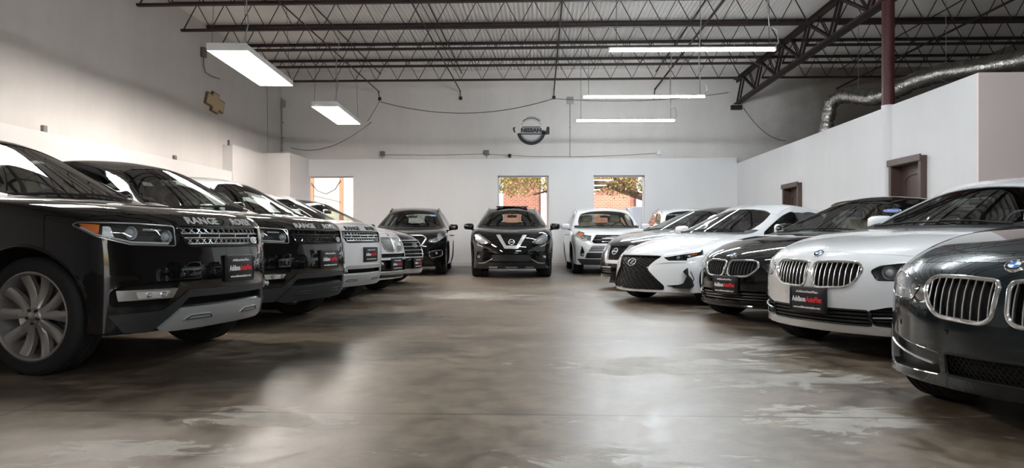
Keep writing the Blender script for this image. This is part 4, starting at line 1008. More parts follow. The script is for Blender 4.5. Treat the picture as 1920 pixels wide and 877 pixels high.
    def handles(s, mat=None):
        sp = s.sp
        for sd in (1, -1):
            for d in (sp.get('bp', sp['fo'] + sp['wb'] * .5 + .30) - .28, sp.get('cp', sp['fo'] + sp['wb'] - .1) - .12):
                z = sp['b0'] - .13; P = []
                for k in range(7):
                    x = -d + .11 - .22 * k / 6; p, n = s.side(x, z, sd); P.append(p + n * (.006 + .03 * math.sin(PI * k / 6) ** .6))
                s.part('door_handle', MB().tube(P, .012, 8, flat=1.25), mat or s.body)
    def wipers(s):
        sp = s.sp
        for y0, y1, dx in ((-.62, .05, 0), (.0, .62, .02)):
            mb = MB(); P = []; Q = []
            for k in range(9):
                y = y0 + (y1 - y0) * k / 8; p, n = s.top(-(sp['dc'] + .07 + dx + .07 * abs(y)), y); P.append(p + n * .018); Q.append(p + n * .006)
            mb.tube(P, .007, 6); mb.tube(Q, .004, 6); s.part('wiper', mb, 'black_plastic')
    def rails(s, mat='satin', h=.035):
        sp = s.sp
        for sd in (1, -1):
            P = []; mb = MB()
            d0, d1 = sp['dh'] + .25, sp['dr'] - .05
            for k in range(25):
                t = k / 24; d = d0 + (d1 - d0) * t; y = sp['yr'] * .985 * sd; p, n = s.top(-d, y)
                P.append(p + Vector((0, 0, h * min(1, 5 * t, 5 * (1 - t)) + .004)))
            mb.tube(P, .016, 8)
            for t in (0, .5, 1):
                d = d0 + .1 + (d1 - d0 - .2) * t; p, n = s.top(-d, sp['yr'] * .985 * sd); mb.box(p + Vector((0, 0, h * .4)), (.12, .028, h), 0, None, .008)
            s.part('roof_rail', mb, mat)
    def lower_trim(s, pts, name, mat, off=.006, thick=.02, sd=1, a=0., rnd=.01, step=.06, parent=None, label=None):
        return s.part(name, s.shell(s.outline(pts, sd, a, rnd), a * sd, off, off - thick, step), mat, parent, label)
    def sticker(s, y, z_frac=.86, r=(.085, .045), tag_=True):
        """a blue oval inside the top of the windscreen"""
        sp = s.sp; d = sp['dc'] + (sp['dh'] - sp['dc']) * z_frac
        p, n = s.top(-d, y); r_ = Vector((0, 0, 1)).cross(n).normalized(); u = n.cross(r_)
        m = Matrix((r_, u, n)).transposed().to_4x4(); m.translation = p + n * .003
        mb = MB(); pts = [(r[0] * math.cos(2 * PI * k / 40), r[1] * math.sin(2 * PI * k / 40)) for k in range(40)]
        mb.prism([(a * 1.08, b * 1.12) for a, b in pts], 0, .0008, 1, m); mb.prism(pts, .0004, .0014, 0, m)
        st = s.part('window_sticker', mb, ['blue', 'white_text'], None, 'blue oval sticker with a white rim on the windscreen')
        w = MB()
        for q, (w_, z_) in enumerate(((.10, .008), (.12, -.010))): w.box((0, z_, .0018), (w_, .006, .0008), 0, m)
        s.part('sticker_print', w, 'white_text', st)
        return m
    def interior(s):
        sp = s.sp; b0 = sp['b0']; dc, dh = sp['dc'], sp['dh']; fl = sp['zb'] + .12
        # dashboard following the base of the windscreen
        mb = MB(); d0 = dc + .16; ys = [-.66, -.45, -.2, 0, .2, .45, .66]; prof = [(-.02, -.10), (.02, .0), (.16, .035), (.34, .03), (.46, -.03), (.50, -.16), (.42, -.34)]
        vs = []; w = s.hw - .16
        for y in ys:
            for (dd, dz) in prof: vs.append((-(d0 + dd + .14 * (y / .66) ** 2), y / .66 * w, sp['zc'] - .055 + dz * (1.0)))
        m = len(prof); fs = [(i * m + j, i * m + j + 1, i * m + m + j + 1, i * m + m + j) for i in range(len(ys) - 1) for j in range(m - 1)]
        mb.add(vs, fs); s.part('dashboard', mb, 'trim_black')
        # wheel (driver sits on the car's left)
        sw = MB(); c = Vector((-(d0 + .62), .37, sp['zc'] - .02)); m4 = Matrix.Translation(c) @ Matrix.Rotation(math.radians(-65), 4, 'Y')
        sw.tube([(.185 * math.cos(t * PI / 16), .185 * math.sin(t * PI / 16), 0) for t in range(32)], .015, 8, closed=True, mat=m4)
        sw.box((0, 0, .0), (.13, .15, .05), 0, m4, .02)
        for an in (PI / 2, -PI / 2, PI): sw.rod((.05 * math.cos(an), .05 * math.sin(an), 0), (.18 * math.cos(an), .18 * math.sin(an), 0), .014, 6, mat=m4)
        sw.rod(c, c + Vector((.35, 0, -.12)), .03, 8); s.part('steering_wheel', sw, 'trim_black')
        # seats
        xs = -(dc + 1.36 - (.1 if not sp['suv'] else 0)); sh = b0 - .34
        def seat(x, y, w_, name, par=None):
            st = MB(); st.box((x + .24, y, sh - .07), (.50, w_, .17), 0, None, .06)
            R_ = Matrix.Translation((x, y, sh)) @ Matrix.Rotation(math.radians(-16), 4, 'Y')
            st.box((0, 0, .27), (.13, w_, .60), 0, R_, .055)
            for q in (-1, 1): st.box((.05, q * (w_ / 2 - .04), .25), (.10, .08, .46), 0, R_, .035)
            o = s.part(name, st, s.seat)
            for yy in ([0] if w_ < .8 else [-.42, .42]):
                hr = MB(); hr.box((-.0, yy, .68), (.10, .27, .19), 0, R_, .05)
                for q in (-.05, .05): hr.rod(R_ @ Vector((0, yy + q, .54)), R_ @ Vector((0, yy + q, .64)), .007, 6)
                s.part('headrest', hr, s.seat, o)
        seat(xs, .37, .50, 'front_seat'); seat(xs, -.37, .50, 'front_seat'); seat(xs - .88, 0, 1.25, 'rear_seat')
        # mirror inside
        p, n = s.top(-(dc + (dh - dc) * .80), 0); mr = MB(); mr.box(p + Vector((-.06, 0, -.07)), (.03, .23, .065), 0, None, .015); mr.rod(p + Vector((-.03, 0, -.012)), p + Vector((-.05, 0, -.07)), .009, 6)
        s.part('rear_view_mirror', mr, 'black_plastic')

    # ---- cut the pockets, part the panels -----------------------------------
    def finish(s):
        mats = [M[t[1]] if isinstance(t[1], str) else t[1] for t in s.tags]
        base = s.base
        for m in mats: base.materials.append(m)
        # make every cutter an outward-facing solid
        cme = s.cut.mesh('cut', mats, smooth=False)
        bm = bmesh.new(); bm.from_mesh(cme); bmesh.ops.recalc_face_normals(bm, faces=bm.faces[:]); bm.to_mesh(cme); bm.free()
        a = bpy.data.objects.new('a', base); b = bpy.data.objects.new('b', cme); COL.objects.link(a); COL.objects.link(b)
        md = a.modifiers.new('b', 'BOOLEAN'); md.operation = 'DIFFERENCE'; md.object = b; md.solver = 'EXACT'; md.material_mode = 'INDEX'
        nb = len(base.polygons)
        for us in (False, True):      # overlapping pockets need the slower self-intersection pass
            md.use_self = us
            dg = bpy.context.evaluated_depsgraph_get(); me = bpy.data.meshes.new_from_object(a.evaluated_get(dg))
            if len(me.polygons) > .7 * nb: break
        bpy.data.objects.remove(a); bpy.data.objects.remove(b)
        bm = bmesh.new(); bm.from_mesh(me)
        groups = {}
        for f in bm.faces: groups.setdefault(f.material_index, []).append(f)
        lin = MB(); glass_kinds = ('window', 'windshield')
        objs = {}
        for ti, fs in groups.items():
            name, mat, e = s.tags[ti]; gl = mat in ('windshield', 'side_glass', 'privacy')
            vm = {}; vs = []; fl = []
            for f in fs:
                for v in f.verts:
                    if v not in vm: vm[v] = len(vs); vs.append(v)
                fl.append([vm[v] for v in f.verts])
            fset = set(fs); nv = [v.co.copy() for v in vs]; bd = set(); be = []
            for f in fs:
                for lp in f.loops:
                    ed = lp.edge
                    if len([1 for q in ed.link_faces if q in fset]) == 1: bd.add(lp.vert); bd.add(ed.other_vert(lp.vert)); be.append((vm[lp.vert], vm[ed.other_vert(lp.vert)]))
            mb = MB(); rec = name in ('wheel_well', 'underbody') or name.endswith('housing') or name.endswith('backing') or name.endswith('recess')
            if not gl and not rec:
                for v in bd:      # leave a shut line between panels
                    c = Vector(); k = 0
                    for f in v.link_faces:
                        if f in fset: c += f.calc_center_median(); k += 1
                    dv = c / k - v.co; dv -= v.normal * dv.dot(v.normal)
                    if dv.length > 1e-6: nv[vm[v]] = v.co + dv.normalized() * min(.0022, dv.length * .5)
            if gl: nv = [p - v.normal * .004 for p, v in zip(nv, vs)]
            mb.add(nv, fl)
            if gl:
                frit = []
                for f in fs: frit.append(0)
                mb.m = frit
            elif not rec:
                o = len(mb.v); ring = {}
                for i_ in {i for e2 in be for i in e2}: ring[i_] = len(mb.v); mb.v.append(nv[i_] - vs[i_].normal * .012)
                for x, y in be: mb.f.append([y, x, ring[x], ring[y]]); mb.m.append(0)
                if name not in ('front_bumper', 'rear_bumper', 'hood', 'front_fender', 'side_sill', 'cowl'):
                    lin.add([v.co - v.normal * .018 for v in vs], [f_[::-1] for f_ in fl])
            key = (name, e)
            objs[key] = s.part(name, mb, [mat] + (['gloss_black'] if gl else []), None, ang=30)
        s.part('cabin_lining', lin, s.lining)
        par = {'front_side_window': 'front_door', 'rear_side_window': 'rear_door', 'quarter_window': 'rear_quarter_panel', 'rear_window': 'tailgate'}
        for (n, e), o in objs.items():
            if n in par:
                q = objs.get((par[n], e)) or objs.get((par[n], ''))
                if q: o.parent = q
        bm.free(); bpy.data.meshes.remove(me)
        s.objs = objs
        # set the origin under the middle of the car
        sh = Matrix.Translation((s.L / 2, 0, 0)); done = set()
        def walk(o):
            for c in o.children:
                if c.data and c.data.name not in done: c.data.transform(sh); done.add(c.data.name)
                walk(c)
        walk(s.root)
WHEELS = {}
# ------------------------------------------------------------------ the makes of car
def paint(name, col, rough=.06, metal=.0, coat=1.0):
    m = pbr(name, col, rough, metal, coat, .22); m.node_tree.nodes['Principled BSDF'].inputs['Coat Roughness'].default_value = .015
    return m
M['paint_black'] = paint('paint_black', (.004, .004, .0045))
M['paint_white'] = paint('paint_white', (.80, .81, .82), .25)
M['paint_teal'] = paint('paint_dark_teal', (.010, .019, .024), .22, .35)
M['paint_navy'] = paint('paint_night_blue', (.006, .008, .013), .1)
M['paint_grey'] = paint('paint_gunmetal', (.028, .029, .033), .26, .3)

SP = {}
SP['range'] = dict(name='range', L=4.85, W=1.985, H=1.78, wb=2.923, fo=.90, rt=.39, ra=.445, zb=.27, suv=True, c0=.40, pw=3.0,
    nose=[(.27, -.16), (.43, -.03), (.66, 0), (.92, -.04), (1.09, -.115)], dc=1.30, zc=1.175, dh=2.12, zh=1.69, b0=1.19, b1=1.27, yr=.64,
    dr=4.35, zr=1.70, drw=4.72, zrw=1.28, droop=.03, hoody=.82, fend=.012, hoodcurve=1.5, zm=.58, sill='dark_plastic', tf=.04)
SP['five'] = dict(name='five', L=4.90, W=1.86, H=1.464, wb=2.968, fo=.83, rt=.33, ra=.37, zb=.17, suv=False, c0=.47, pw=2.5,
    nose=[(.19, -.10), (.30, -.015), (.45, 0), (.64, -.002), (.81, -.10)], dc=1.42, zc=.985, dh=2.25, zh=1.385, b0=.97, b1=1.05, yr=.60,
    dr=3.55, zr=1.37, drw=4.25, zrw=1.10, droop=.06, hoody=.80, fend=-.005, hoodcurve=1.8, zm=.48, tf=.07)

def mir(pts): return [(-p[0], p[1]) for p in pts]

def build_range(c, grille_frame='satin', mesh='satin', fog='satin', skid='silver_paint', text='letter_silver', lower='dark_plastic', letter_mat=None):
    # grille: pocket, two framed rows of mesh
    gp = c.outline([(-.50, .985), (.50, .985), (.43, .845), (-.43, .845)], rnd=.03)
    c.recess(gp, 0, .05, 'grille_backing', 'void')
    g = c.part('grille_frame', c.ring(gp, 0, .010, .0), 'gloss_black')
    for (z0, z1, h0, h1) in ((.935, .978, .462, .485), (.862, .905, .425, .45)):
        rw = [(-h1, z1), (h1, z1), (h0, z0), (-h0, z0)]
        fr = MB()
        for z, h in ((z0, h0), (z1, h1)): c.line([(-h, z), (h, z)], 0, .0055, -.008, mb=fr)
        c.part('grille_bar', fr, grille_frame, g)
        ms = MB(); n = 14; zm = (z0 + z1) / 2; am = (z1 - z0) / 2
        for ph in (0, 1):
            P = [(-h0 + 2 * h0 * k / (n * 6), zm + am * math.cos(PI * k / 6 + PI * ph) * .92) for k in range(n * 6 + 1)]
            c.line(P, 0, .0042, -.014, mb=ms, n=5, step=.2)
        c.part('grille_mesh', ms, mesh, g)
    tk = MB()
    for y in (-.30, -.10, .10, .30): c.line([(y - .012, .912), (y + .004, .930)], 0, .0035, -.012, mb=tk)
    c.part('grille_tick', tk, mesh, g)
    em = MB(); m = c.frame(.33, .885, 0, .004)
    pts = [(.052 * math.cos(2 * PI * k / 32), .027 * math.sin(2 * PI * k / 32)) for k in range(32)]
    em.prism(pts, 0, .006, 0, m); em.prism([(a * .82, b * .78) for a, b in pts], .005, .0075, 1, m)
    em.add(*(lambda t: (t.v, t.f))(text_mb('Z', .03, .001)), 0, m @ Matrix.Translation((0, 0, .008)))
    c.part('emblem', em, ['satin', 'dark_alloy'], g)
    c.letters('hood_lettering', 'RANGE', .064, -.235, 1.022, text, .0009, 1.5, .003, .004)
    c.letters('hood_lettering', 'ROVER', .064, .235, 1.022, text, .0009, 1.5, .003, .004)
    # lamps
    for sd in (1, -1):
        c.headlight([(.505, .985), (.72, 1.0), ('s', -.52, 1.008), ('s', -.56, .99), ('s', -.41, .915), (.78, .862), (.525, .850)], sd, 38, .09, .018, 'dark_plastic',
            items=((.765, .937, .046), (.575, .912, .046)), drl=(([(.57, .864), (.77, .874), ('s', -.40, .922), ('s', -.50, .972)], .011), ([(.60, .955), (.70, .96)], .007)), amber=[('s', -.40, .995), ('s', -.525, 1.0), ('s', -.46, .955), ('s', -.40, .935)], rim='satin')
        lw = c.outline([(.845, .985), ('s', -.385, .99), ('s', -.38, .925), (.84, .895)], sd, 38, .01)
        c.part('reflector_panel', c.shell(lw, 38 * sd, -.02, -.04, .05), 'lamp_bowl')
        # corner vent with lamp blade
        vp = c.outline([(.50, .62), (.80, .60), (.87, .56), (.87, .46), (.58, .45)], sd, 25, .03)
        c.recess(vp, 25 * sd, .06, 'corner_vent_recess', 'void', 'l' if sd > 0 else 'r')
        bl = c.outline([(.52, .565), (.845, .562), (.835, .492), (.55, .50)], sd, 25, .008)
        b = c.part('fog_lamp_blade', c.shell(bl, 25 * sd, .004, -.03, .05), fog)
        ln = c.outline([(.57, .55), (.76, .55), (.745, .503), (.60, .508)], sd, 25, .01)
        c.part('fog_lamp', c.shell(ln, 25 * sd, .008, -.01, .03), 'lamp_metal', b)
        bb = MB()
        d, ux, f = c.proj(25 * sd)
        for y in (.62, .70):
            p = c.anchors([(y, .527)], sd)[0]; c.projector(p.dot(ux), .527, .019, 25 * sd, .012, parent=b, name='fog_reflector')
        # side slot low in the bumper
        sl = c.outline([(.62, .375), (.78, .375), (.76, .335), (.62, .335)], sd, 25, .008)
        c.recess(sl, 25 * sd, .04, 'bumper_slot_recess', 'void', 'l' if sd > 0 else 'r')
        pk = c.outline([(.70, .83), ('s', -.42, .83)], sd, 38)
    # lower bumper: dark band, slot, skid plate
    c.lower_trim([(-.88, .405), (-.60, .415), (-.44, .545), (.44, .545), (.60, .415), (.88, .405), (.80, .285), (.62, .285), (.49, .43), (.44, .497), (-.44, .497), (-.49, .43), (-.62, .285), (-.80, .285)], 'lower_bumper', lower, .012, .03, rnd=.02)
    so = c.outline([(-.43, .495), (.43, .495), (.47, .44), (-.47, .44)], rnd=.01)
    c.recess(so, 0, .06, 'lower_intake_recess', 'void')
    sk = c.part('skid_plate', c.shell(c.outline([(-.48, .425), (.48, .425), (.60, .295), (.54, .280), (-.54, .280), (-.60, .295)], rnd=.015), 0, .028, -.01, .05), skid)
    for y in (-.30, .30):
        c.part('tow_slot', c.shell(c.outline([(y - .14, .352), (y - .09, .385), (y + .09, .385), (y + .14, .352)], rnd=.008), 0, .033, .02, .05), 'silver_paint' if skid == 'silver_paint' else 'dark_plastic', sk)
        c.part('tow_slot_shadow_line', c.ring(c.outline([(y - .125, .355), (y - .085, .378), (y + .085, .378), (y + .125, .355)], rnd=.008), 0, .004, .034), 'dark_plastic', sk)
    c.plate(.06, .68, .02)

def kidney(c, top, bot, inn, out, slats, frame='chrome', slat='satin', fr=.011, pad=0.):
    for sd in (1, -1):
        k = [(inn, top - .008), (inn + (out - inn) * .45, top), (out - .05, top - .002), (out - .008, top - .03), (out, top - .07), (out - .035, bot + .055), (out - .10, bot + .010), (inn + .05, bot - .002), (inn + .010, bot + .03)]
        p = c.outline(k, sd, 0, .035)
        c.recess(p, 0, .055, 'grille_backing', 'void', 'l' if sd > 0 else 'r')
        g = c.part('kidney_grille', c.ring(p, 0, fr, .003, 10), frame)
        q = inset(p, fr * .4)
        for i in range(slats):
            y = (inn + (out - inn) * (i + .75) / (slats + .5)) * sd
            mb = c.bars(q, 0, [y], 0, .0055, -.006, flat=2.0)
            if mb.v: c.part('grille_slat', mb, slat, g)

def build_five(c, lower='black_plastic', slat='satin', frame='chrome', bright=True, plate=True, facelift=True, lip=None):
    kidney(c, .725, .53, .022, .405, 9, frame, slat)
    c.roundel(0, .782, .041)
    for sd in (1, -1):
        c.headlight([(.455, .665), (.50, .70), (.62, .722), (.78, .735), ('s', -.62, .775), ('s', -.80, .80), ('s', -.66, .715), ('s', -.50, .655), (.70, .60), (.50, .60)], sd, 36, .09, .02, 'lamp_grey' if facelift else 'lamp_bowl',
            items=((.565, .655, .050), (.735, .678, .058)), drl=(([(.50, .705), (.66, .727), ('s', -.62, .765)], .007),), amber=[('s', -.60, .75), ('s', -.72, .775), ('s', -.60, .70)], rim='gloss_black')
        e = 'l' if sd > 0 else 'r'
        if not facelift:
            ip = c.outline([(.30, .365), (.62, .40), ('s', -.38, .43), ('s', -.46, .43), ('s', -.48, .27), (.74, .235), (.32, .255)], sd, 28, .03)
            c.recess(ip, 28 * sd, .06, 'side_intake_recess', 'black_plastic', e)
            t = c.part('side_intake_trim', c.ring(ip, 28 * sd, .006, -.004), c.body)
            c.part('bumper_blade', c.line(c.outline([(.36, .310), (.60, .335), (.80, .365)], sd, 28), 28 * sd, .009, -.006, flat=.7), 'bright_trim', t)
            lp = c.outline([(.80, .425), (.835, .43), ('s', -.39, .27), ('s', -.36, .26)], sd, 28, .008)
            c.part('daytime_lamp', c.shell(lp, 28 * sd, .002, -.03, .04), 'lamp_metal', t)
            fl_ = c.outline([('s', -.41, .42), ('s', -.45, .42), ('s', -.465, .285), ('s', -.42, .28)], sd, 40, .01)
            c.part('fog_lamp_cover', c.shell(fl_, 40 * sd, -.01, -.03, .04), 'lamp_grey', t)
            continue
        # side intake, chrome blade, slats
        ip = c.outline([(.45, .375), (.56, .405), (.76, .425), ('s', -.42, .425), ('s', -.44, .30), (.72, .255), (.47, .27)], sd, 28, .025)
        c.recess(ip, 28 * sd, .06, 'side_intake_recess', 'void', e)
        t = c.part('side_intake_trim', c.ring(ip, 28 * sd, .006, -.004), lower)
        br = MB()
        for v in (.28, .30, .355, .378): c.bars(inset(ip, .006), 1, [v], 28 * sd, .0045, -.02, mb=br, flat=1.4)
        c.part('intake_grille', br, 'rubber', t)
        if bright:
            c.part('bumper_blade', c.line(c.outline([(.475, .325), (.66, .335), ('s', -.43, .35)], sd, 28), 28 * sd, .010, .0, flat=.6), 'satin', t)
    wi = .45 if facelift else .275
    ip = c.outline([(-wi, .375), (wi, .375), (wi + .01, .265), (-wi - .01, .265)], rnd=.02)
    c.recess(ip, 0, .05, 'lower_intake_recess', 'void')
    g = c.part('lower_grille', c.ring(ip, 0, .008, -.002), lower)
    br = MB()
    if facelift: c.bars(ip, 1, [.29, .318, .346], 0, .006, -.012, mb=br, flat=1.5); c.bars(ip, 0, [-.3, -.15, 0, .15, .3], 0, .005, -.018, mb=br)
    else:
        for r in range(6): c.line([(-.264 + .0132 * k, .278 + .018 * r + (.007 if (k + r) % 2 else -.007)) for k in range(41)], 0, .0022, -.016, mb=br, n=5, step=.5)
    c.part('grille_mesh', br, 'rubber', g)
    for y in (-.62, -.26, .26, .62): c.part('parking_sensor', MB().lathe([(.013, 0), (.013, .004), (0, .005)], 16, 0, c.frame(y, .475, 0, -.001)), c.body)
    if plate: c.plate(0, .43, .016)

SP['three'] = dict(name='three', L=4.64, W=1.825, H=1.41, wb=2.81, fo=.80, rt=.325, ra=.365, zb=.16, suv=False, c0=.52, pw=2.5,
    nose=[(.18, -.10), (.28, -.015), (.42, 0), (.60, -.005), (.74, -.12)], dc=1.38, zc=.945, dh=2.2, zh=1.335, b0=.93, b1=1.0, yr=.585,
    dr=3.4, zr=1.32, drw=4.05, zrw=1.06, droop=.05, hoody=.80, fend=-.005, hoodcurve=1.8, zm=.46, tf=.07)
SP['lexus'] = dict(name='lexus', L=4.68, W=1.81, H=1.43, wb=2.80, fo=.88, rt=.33, ra=.365, zb=.16, suv=False, c0=.55, pw=2.2,
    nose=[(.17, -.03), (.27, .0), (.40, -.01), (.535, -.035), (.67, -.13)], dc=1.45, zc=.96, dh=2.25, zh=1.355, b0=.94, b1=1.02, yr=.60,
    dr=3.45, zr=1.34, drw=4.1, zrw=1.08, droop=-.03, hoody=.80, fend=0., hoodcurve=1.5, zm=.46, tf=.06)
SP['altima'] = dict(name='altima', L=4.70, W=1.83, H=1.48, wb=2.74, fo=.95, rt=.335, ra=.37, zb=.17, suv=False, c0=.55, pw=2.4,
    nose=[(.19, -.09), (.30, -.01), (.45, 0), (.64, -.05), (.82, -.19)], dc=1.18, zc=1.01, dh=2.05, zh=1.405, b0=.96, b1=1.04, yr=.60,
    dr=3.4, zr=1.37, drw=4.05, zrw=1.10, droop=.06, hoody=.80, hoodcurve=1.6, zm=.48, tf=.07)
SP['murano'] = dict(name='murano', L=4.90, W=1.915, H=1.675, wb=2.825, fo=.97, rt=.375, ra=.42, zb=.20, suv=True, c0=.55, pw=2.4,
    nose=[(.21, -.10), (.34, -.01), (.54, 0), (.78, -.06), (1.0, -.22)], dc=1.28, zc=1.135, dh=2.15, zh=1.585, b0=1.09, b1=1.2, yr=.60,
    dr=4.15, zr=1.58, drw=4.6, zrw=1.2, droop=.06, hoody=.80, hoodcurve=1.5, zm=.5, tf=.07)
SP['toyota'] = dict(name='toyota', L=4.89, W=1.925, H=1.715, wb=2.79, fo=.97, rt=.38, ra=.425, zb=.22, suv=True, wsy=.90, c0=.45, pw=2.7,
    nose=[(.24, -.10), (.36, -.01), (.56, 0), (.80, -.04), (1.015, -.16)], dc=1.26, zc=1.145, dh=2.05, zh=1.63, b0=1.11, b1=1.2, yr=.71,
    dr=4.3, zr=1.63, drw=4.7, zrw=1.22, droop=.05, hoody=.82, hoodcurve=1.5, zm=.52, tf=.05)
SP['infiniti'] = dict(name='infiniti', L=4.99, W=1.96, H=1.72, wb=2.90, fo=.98, rt=.385, ra=.43, zb=.20, suv=True, c0=.48, pw=2.6,
    nose=[(.21, -.10), (.34, -.01), (.54, 0), (.78, -.05), (.98, -.18)], dc=1.30, zc=1.135, dh=2.15, zh=1.62, b0=1.09, b1=1.2, yr=.64,
    dr=4.3, zr=1.62, drw=4.75, zrw=1.22, droop=.05, hoody=.80, hoodcurve=1.5, zm=.5, tf=.06)
SP['hyundai'] = dict(name='hyundai', L=4.70, W=1.88, H=1.67, wb=2.70, fo=.92, rt=.365, ra=.41, zb=.20, suv=True, c0=.48, pw=2.5,
    nose=[(.20, -.10), (.32, -.01), (.50, 0), (.73, -.05), (.92, -.18)], dc=1.22, zc=1.10, dh=2.1, zh=1.58, b0=1.05, b1=1.2, yr=.60,
    dr=4.0, zr=1.58, drw=4.5, zrw=1.2, droop=.05, hoody=.80, hoodcurve=1.5, zm=.5, tf=.06)
SP['xfour'] = dict(name='xfour', L=4.67, W=1.88, H=1.66, wb=2.81, fo=.85, rt=.37, ra=.415, zb=.21, suv=True, c0=.45, pw=2.6,
    nose=[(.23, -.10), (.36, -.01), (.56, 0), (.78, -.04), (.98, -.17)], dc=1.25, zc=1.12, dh=2.1, zh=1.58, b0=1.07, b1=1.18, yr=.60,
    dr=4.0, zr=1.57, drw=4.5, zrw=1.2, droop=.06, hoody=.80, hoodcurve=1.6, zm=.52, tf=.05)

def ring_badge(c, y, z, r, kind, parent=None):
    m = c.frame(y, z, 0, .006); mb = MB()
    if kind == 'bar':      # ring crossed by a bar
        mb.tube([(r * math.cos(2 * PI * k / 32), r * math.sin(2 * PI * k / 32), .004) for k in range(32)], r * .13, 8, closed=True, mat=m)
        mb.box((0, 0, .006), (r * 2.5, r * .42, .009), 0, m, .003)
    elif kind == 'ell':    # an L in an oval
        mb.tube([(r * 1.2 * math.cos(2 * PI * k / 36), r * .9 * math.sin(2 * PI * k / 36), .004) for k in range(36)], r * .1, 8, closed=True, mat=m)
        mb.tube([(r * .42, r * .5, .006), (-r * .25, -r * .42, .006), (r * .72, -r * .42, .006)], r * .12, 8, mat=m)
    elif kind == 'slant':  # a slanted H in an oval
        mb.tube([(r * 1.35 * math.cos(2 * PI * k / 36), r * .8 * math.sin(2 * PI * k / 36), .004) for k in range(36)], r * .12, 8, closed=True, mat=m)
        for q in (-1, 1): mb.tube([(q * r * .42 + r * .22, r * .55, .006), (q * r * .42 - r * .22, -r * .55, .006)], r * .12, 8, mat=m)
        mb.tube([(-r * .45, -r * .15, .006), (r * .45, r * .15, .006)], r * .12, 8, mat=m)
    else:                  # three ovals
        mb.tube([(r * 1.4 * math.cos(2 * PI * k / 36), r * .9 * math.sin(2 * PI * k / 36), .004) for k in range(36)], r * .11, 8, closed=True, mat=m)
        mb.tube([(r * .4 * math.cos(2 * PI * k / 24), r * .85 * math.sin(2 * PI * k / 24), .005) for k in range(24)], r * .1, 8, closed=True, mat=m)
        mb.tube([(r * .95 * math.cos(2 * PI * k / 30), r * .45 + r * .38 * math.sin(2 * PI * k / 30), .005) for k in range(30)], r * .1, 8, closed=True, mat=m)
    return c.part('emblem', mb, 'bright_trim', parent)

def build_three(c):
    kidney(c, .665, .495, .02, .37, 9, 'chrome', 'black_plastic', .012)
    c.roundel(0, .715, .041)
    for sd in (1, -1):
        e = 'l' if sd > 0 else 'r'
        c.headlight([(.385, .625), (.50, .668), (.66, .69), ('s', -.50, .72), ('s', -.78, .755), ('s', -.66, .665), ('s', -.46, .595), (.66, .545), (.46, .545)], sd, 36, .09, .018, 'lamp_grey',
            items=((.54, .60, .045), (.70, .62, .05)), drl=(([(.42, .63), (.62, .672)], .006),), amber=[('s', -.58, .70), ('s', -.70, .725), ('s', -.58, .66)])
        ip = c.outline([(.46, .33), (.60, .36), (.76, .385), ('s', -.42, .38), ('s', -.44, .27), (.70, .235), (.48, .245)], sd, 28, .02)
        c.recess(ip, 28 * sd, .06, 'side_intake_recess', 'void', e)
        t = c.part('side_intake_trim', c.ring(ip, 28 * sd, .006, -.004), 'black_plastic')
        c.part('bumper_blade', c.line(c.outline([(.47, .30), (.66, .315), ('s', -.43, .335)], sd, 28), 28 * sd, .007, .0, flat=.6), 'satin', t)
    ip = c.outline([(-.45, .36), (.45, .36), (.47, .235), (-.47, .235)], rnd=.02)
    c.recess(ip, 0, .05, 'lower_intake_recess', 'void')
    g = c.part('lower_grille', c.ring(ip, 0, .006, -.002), 'gloss_black')
    c.part('grille_mesh', c.bars(ip, 1, [.26, .29, .32], 0, .006, -.012, flat=1.5), 'black_plastic', g)
    c.part('front_splitter', c.line([(-.80, .20), (-.5, .185), (.5, .185), (.80, .20)], 0, .012, .002, flat=1.6), 'gloss_black')
    c.plate(0, .405, .016)

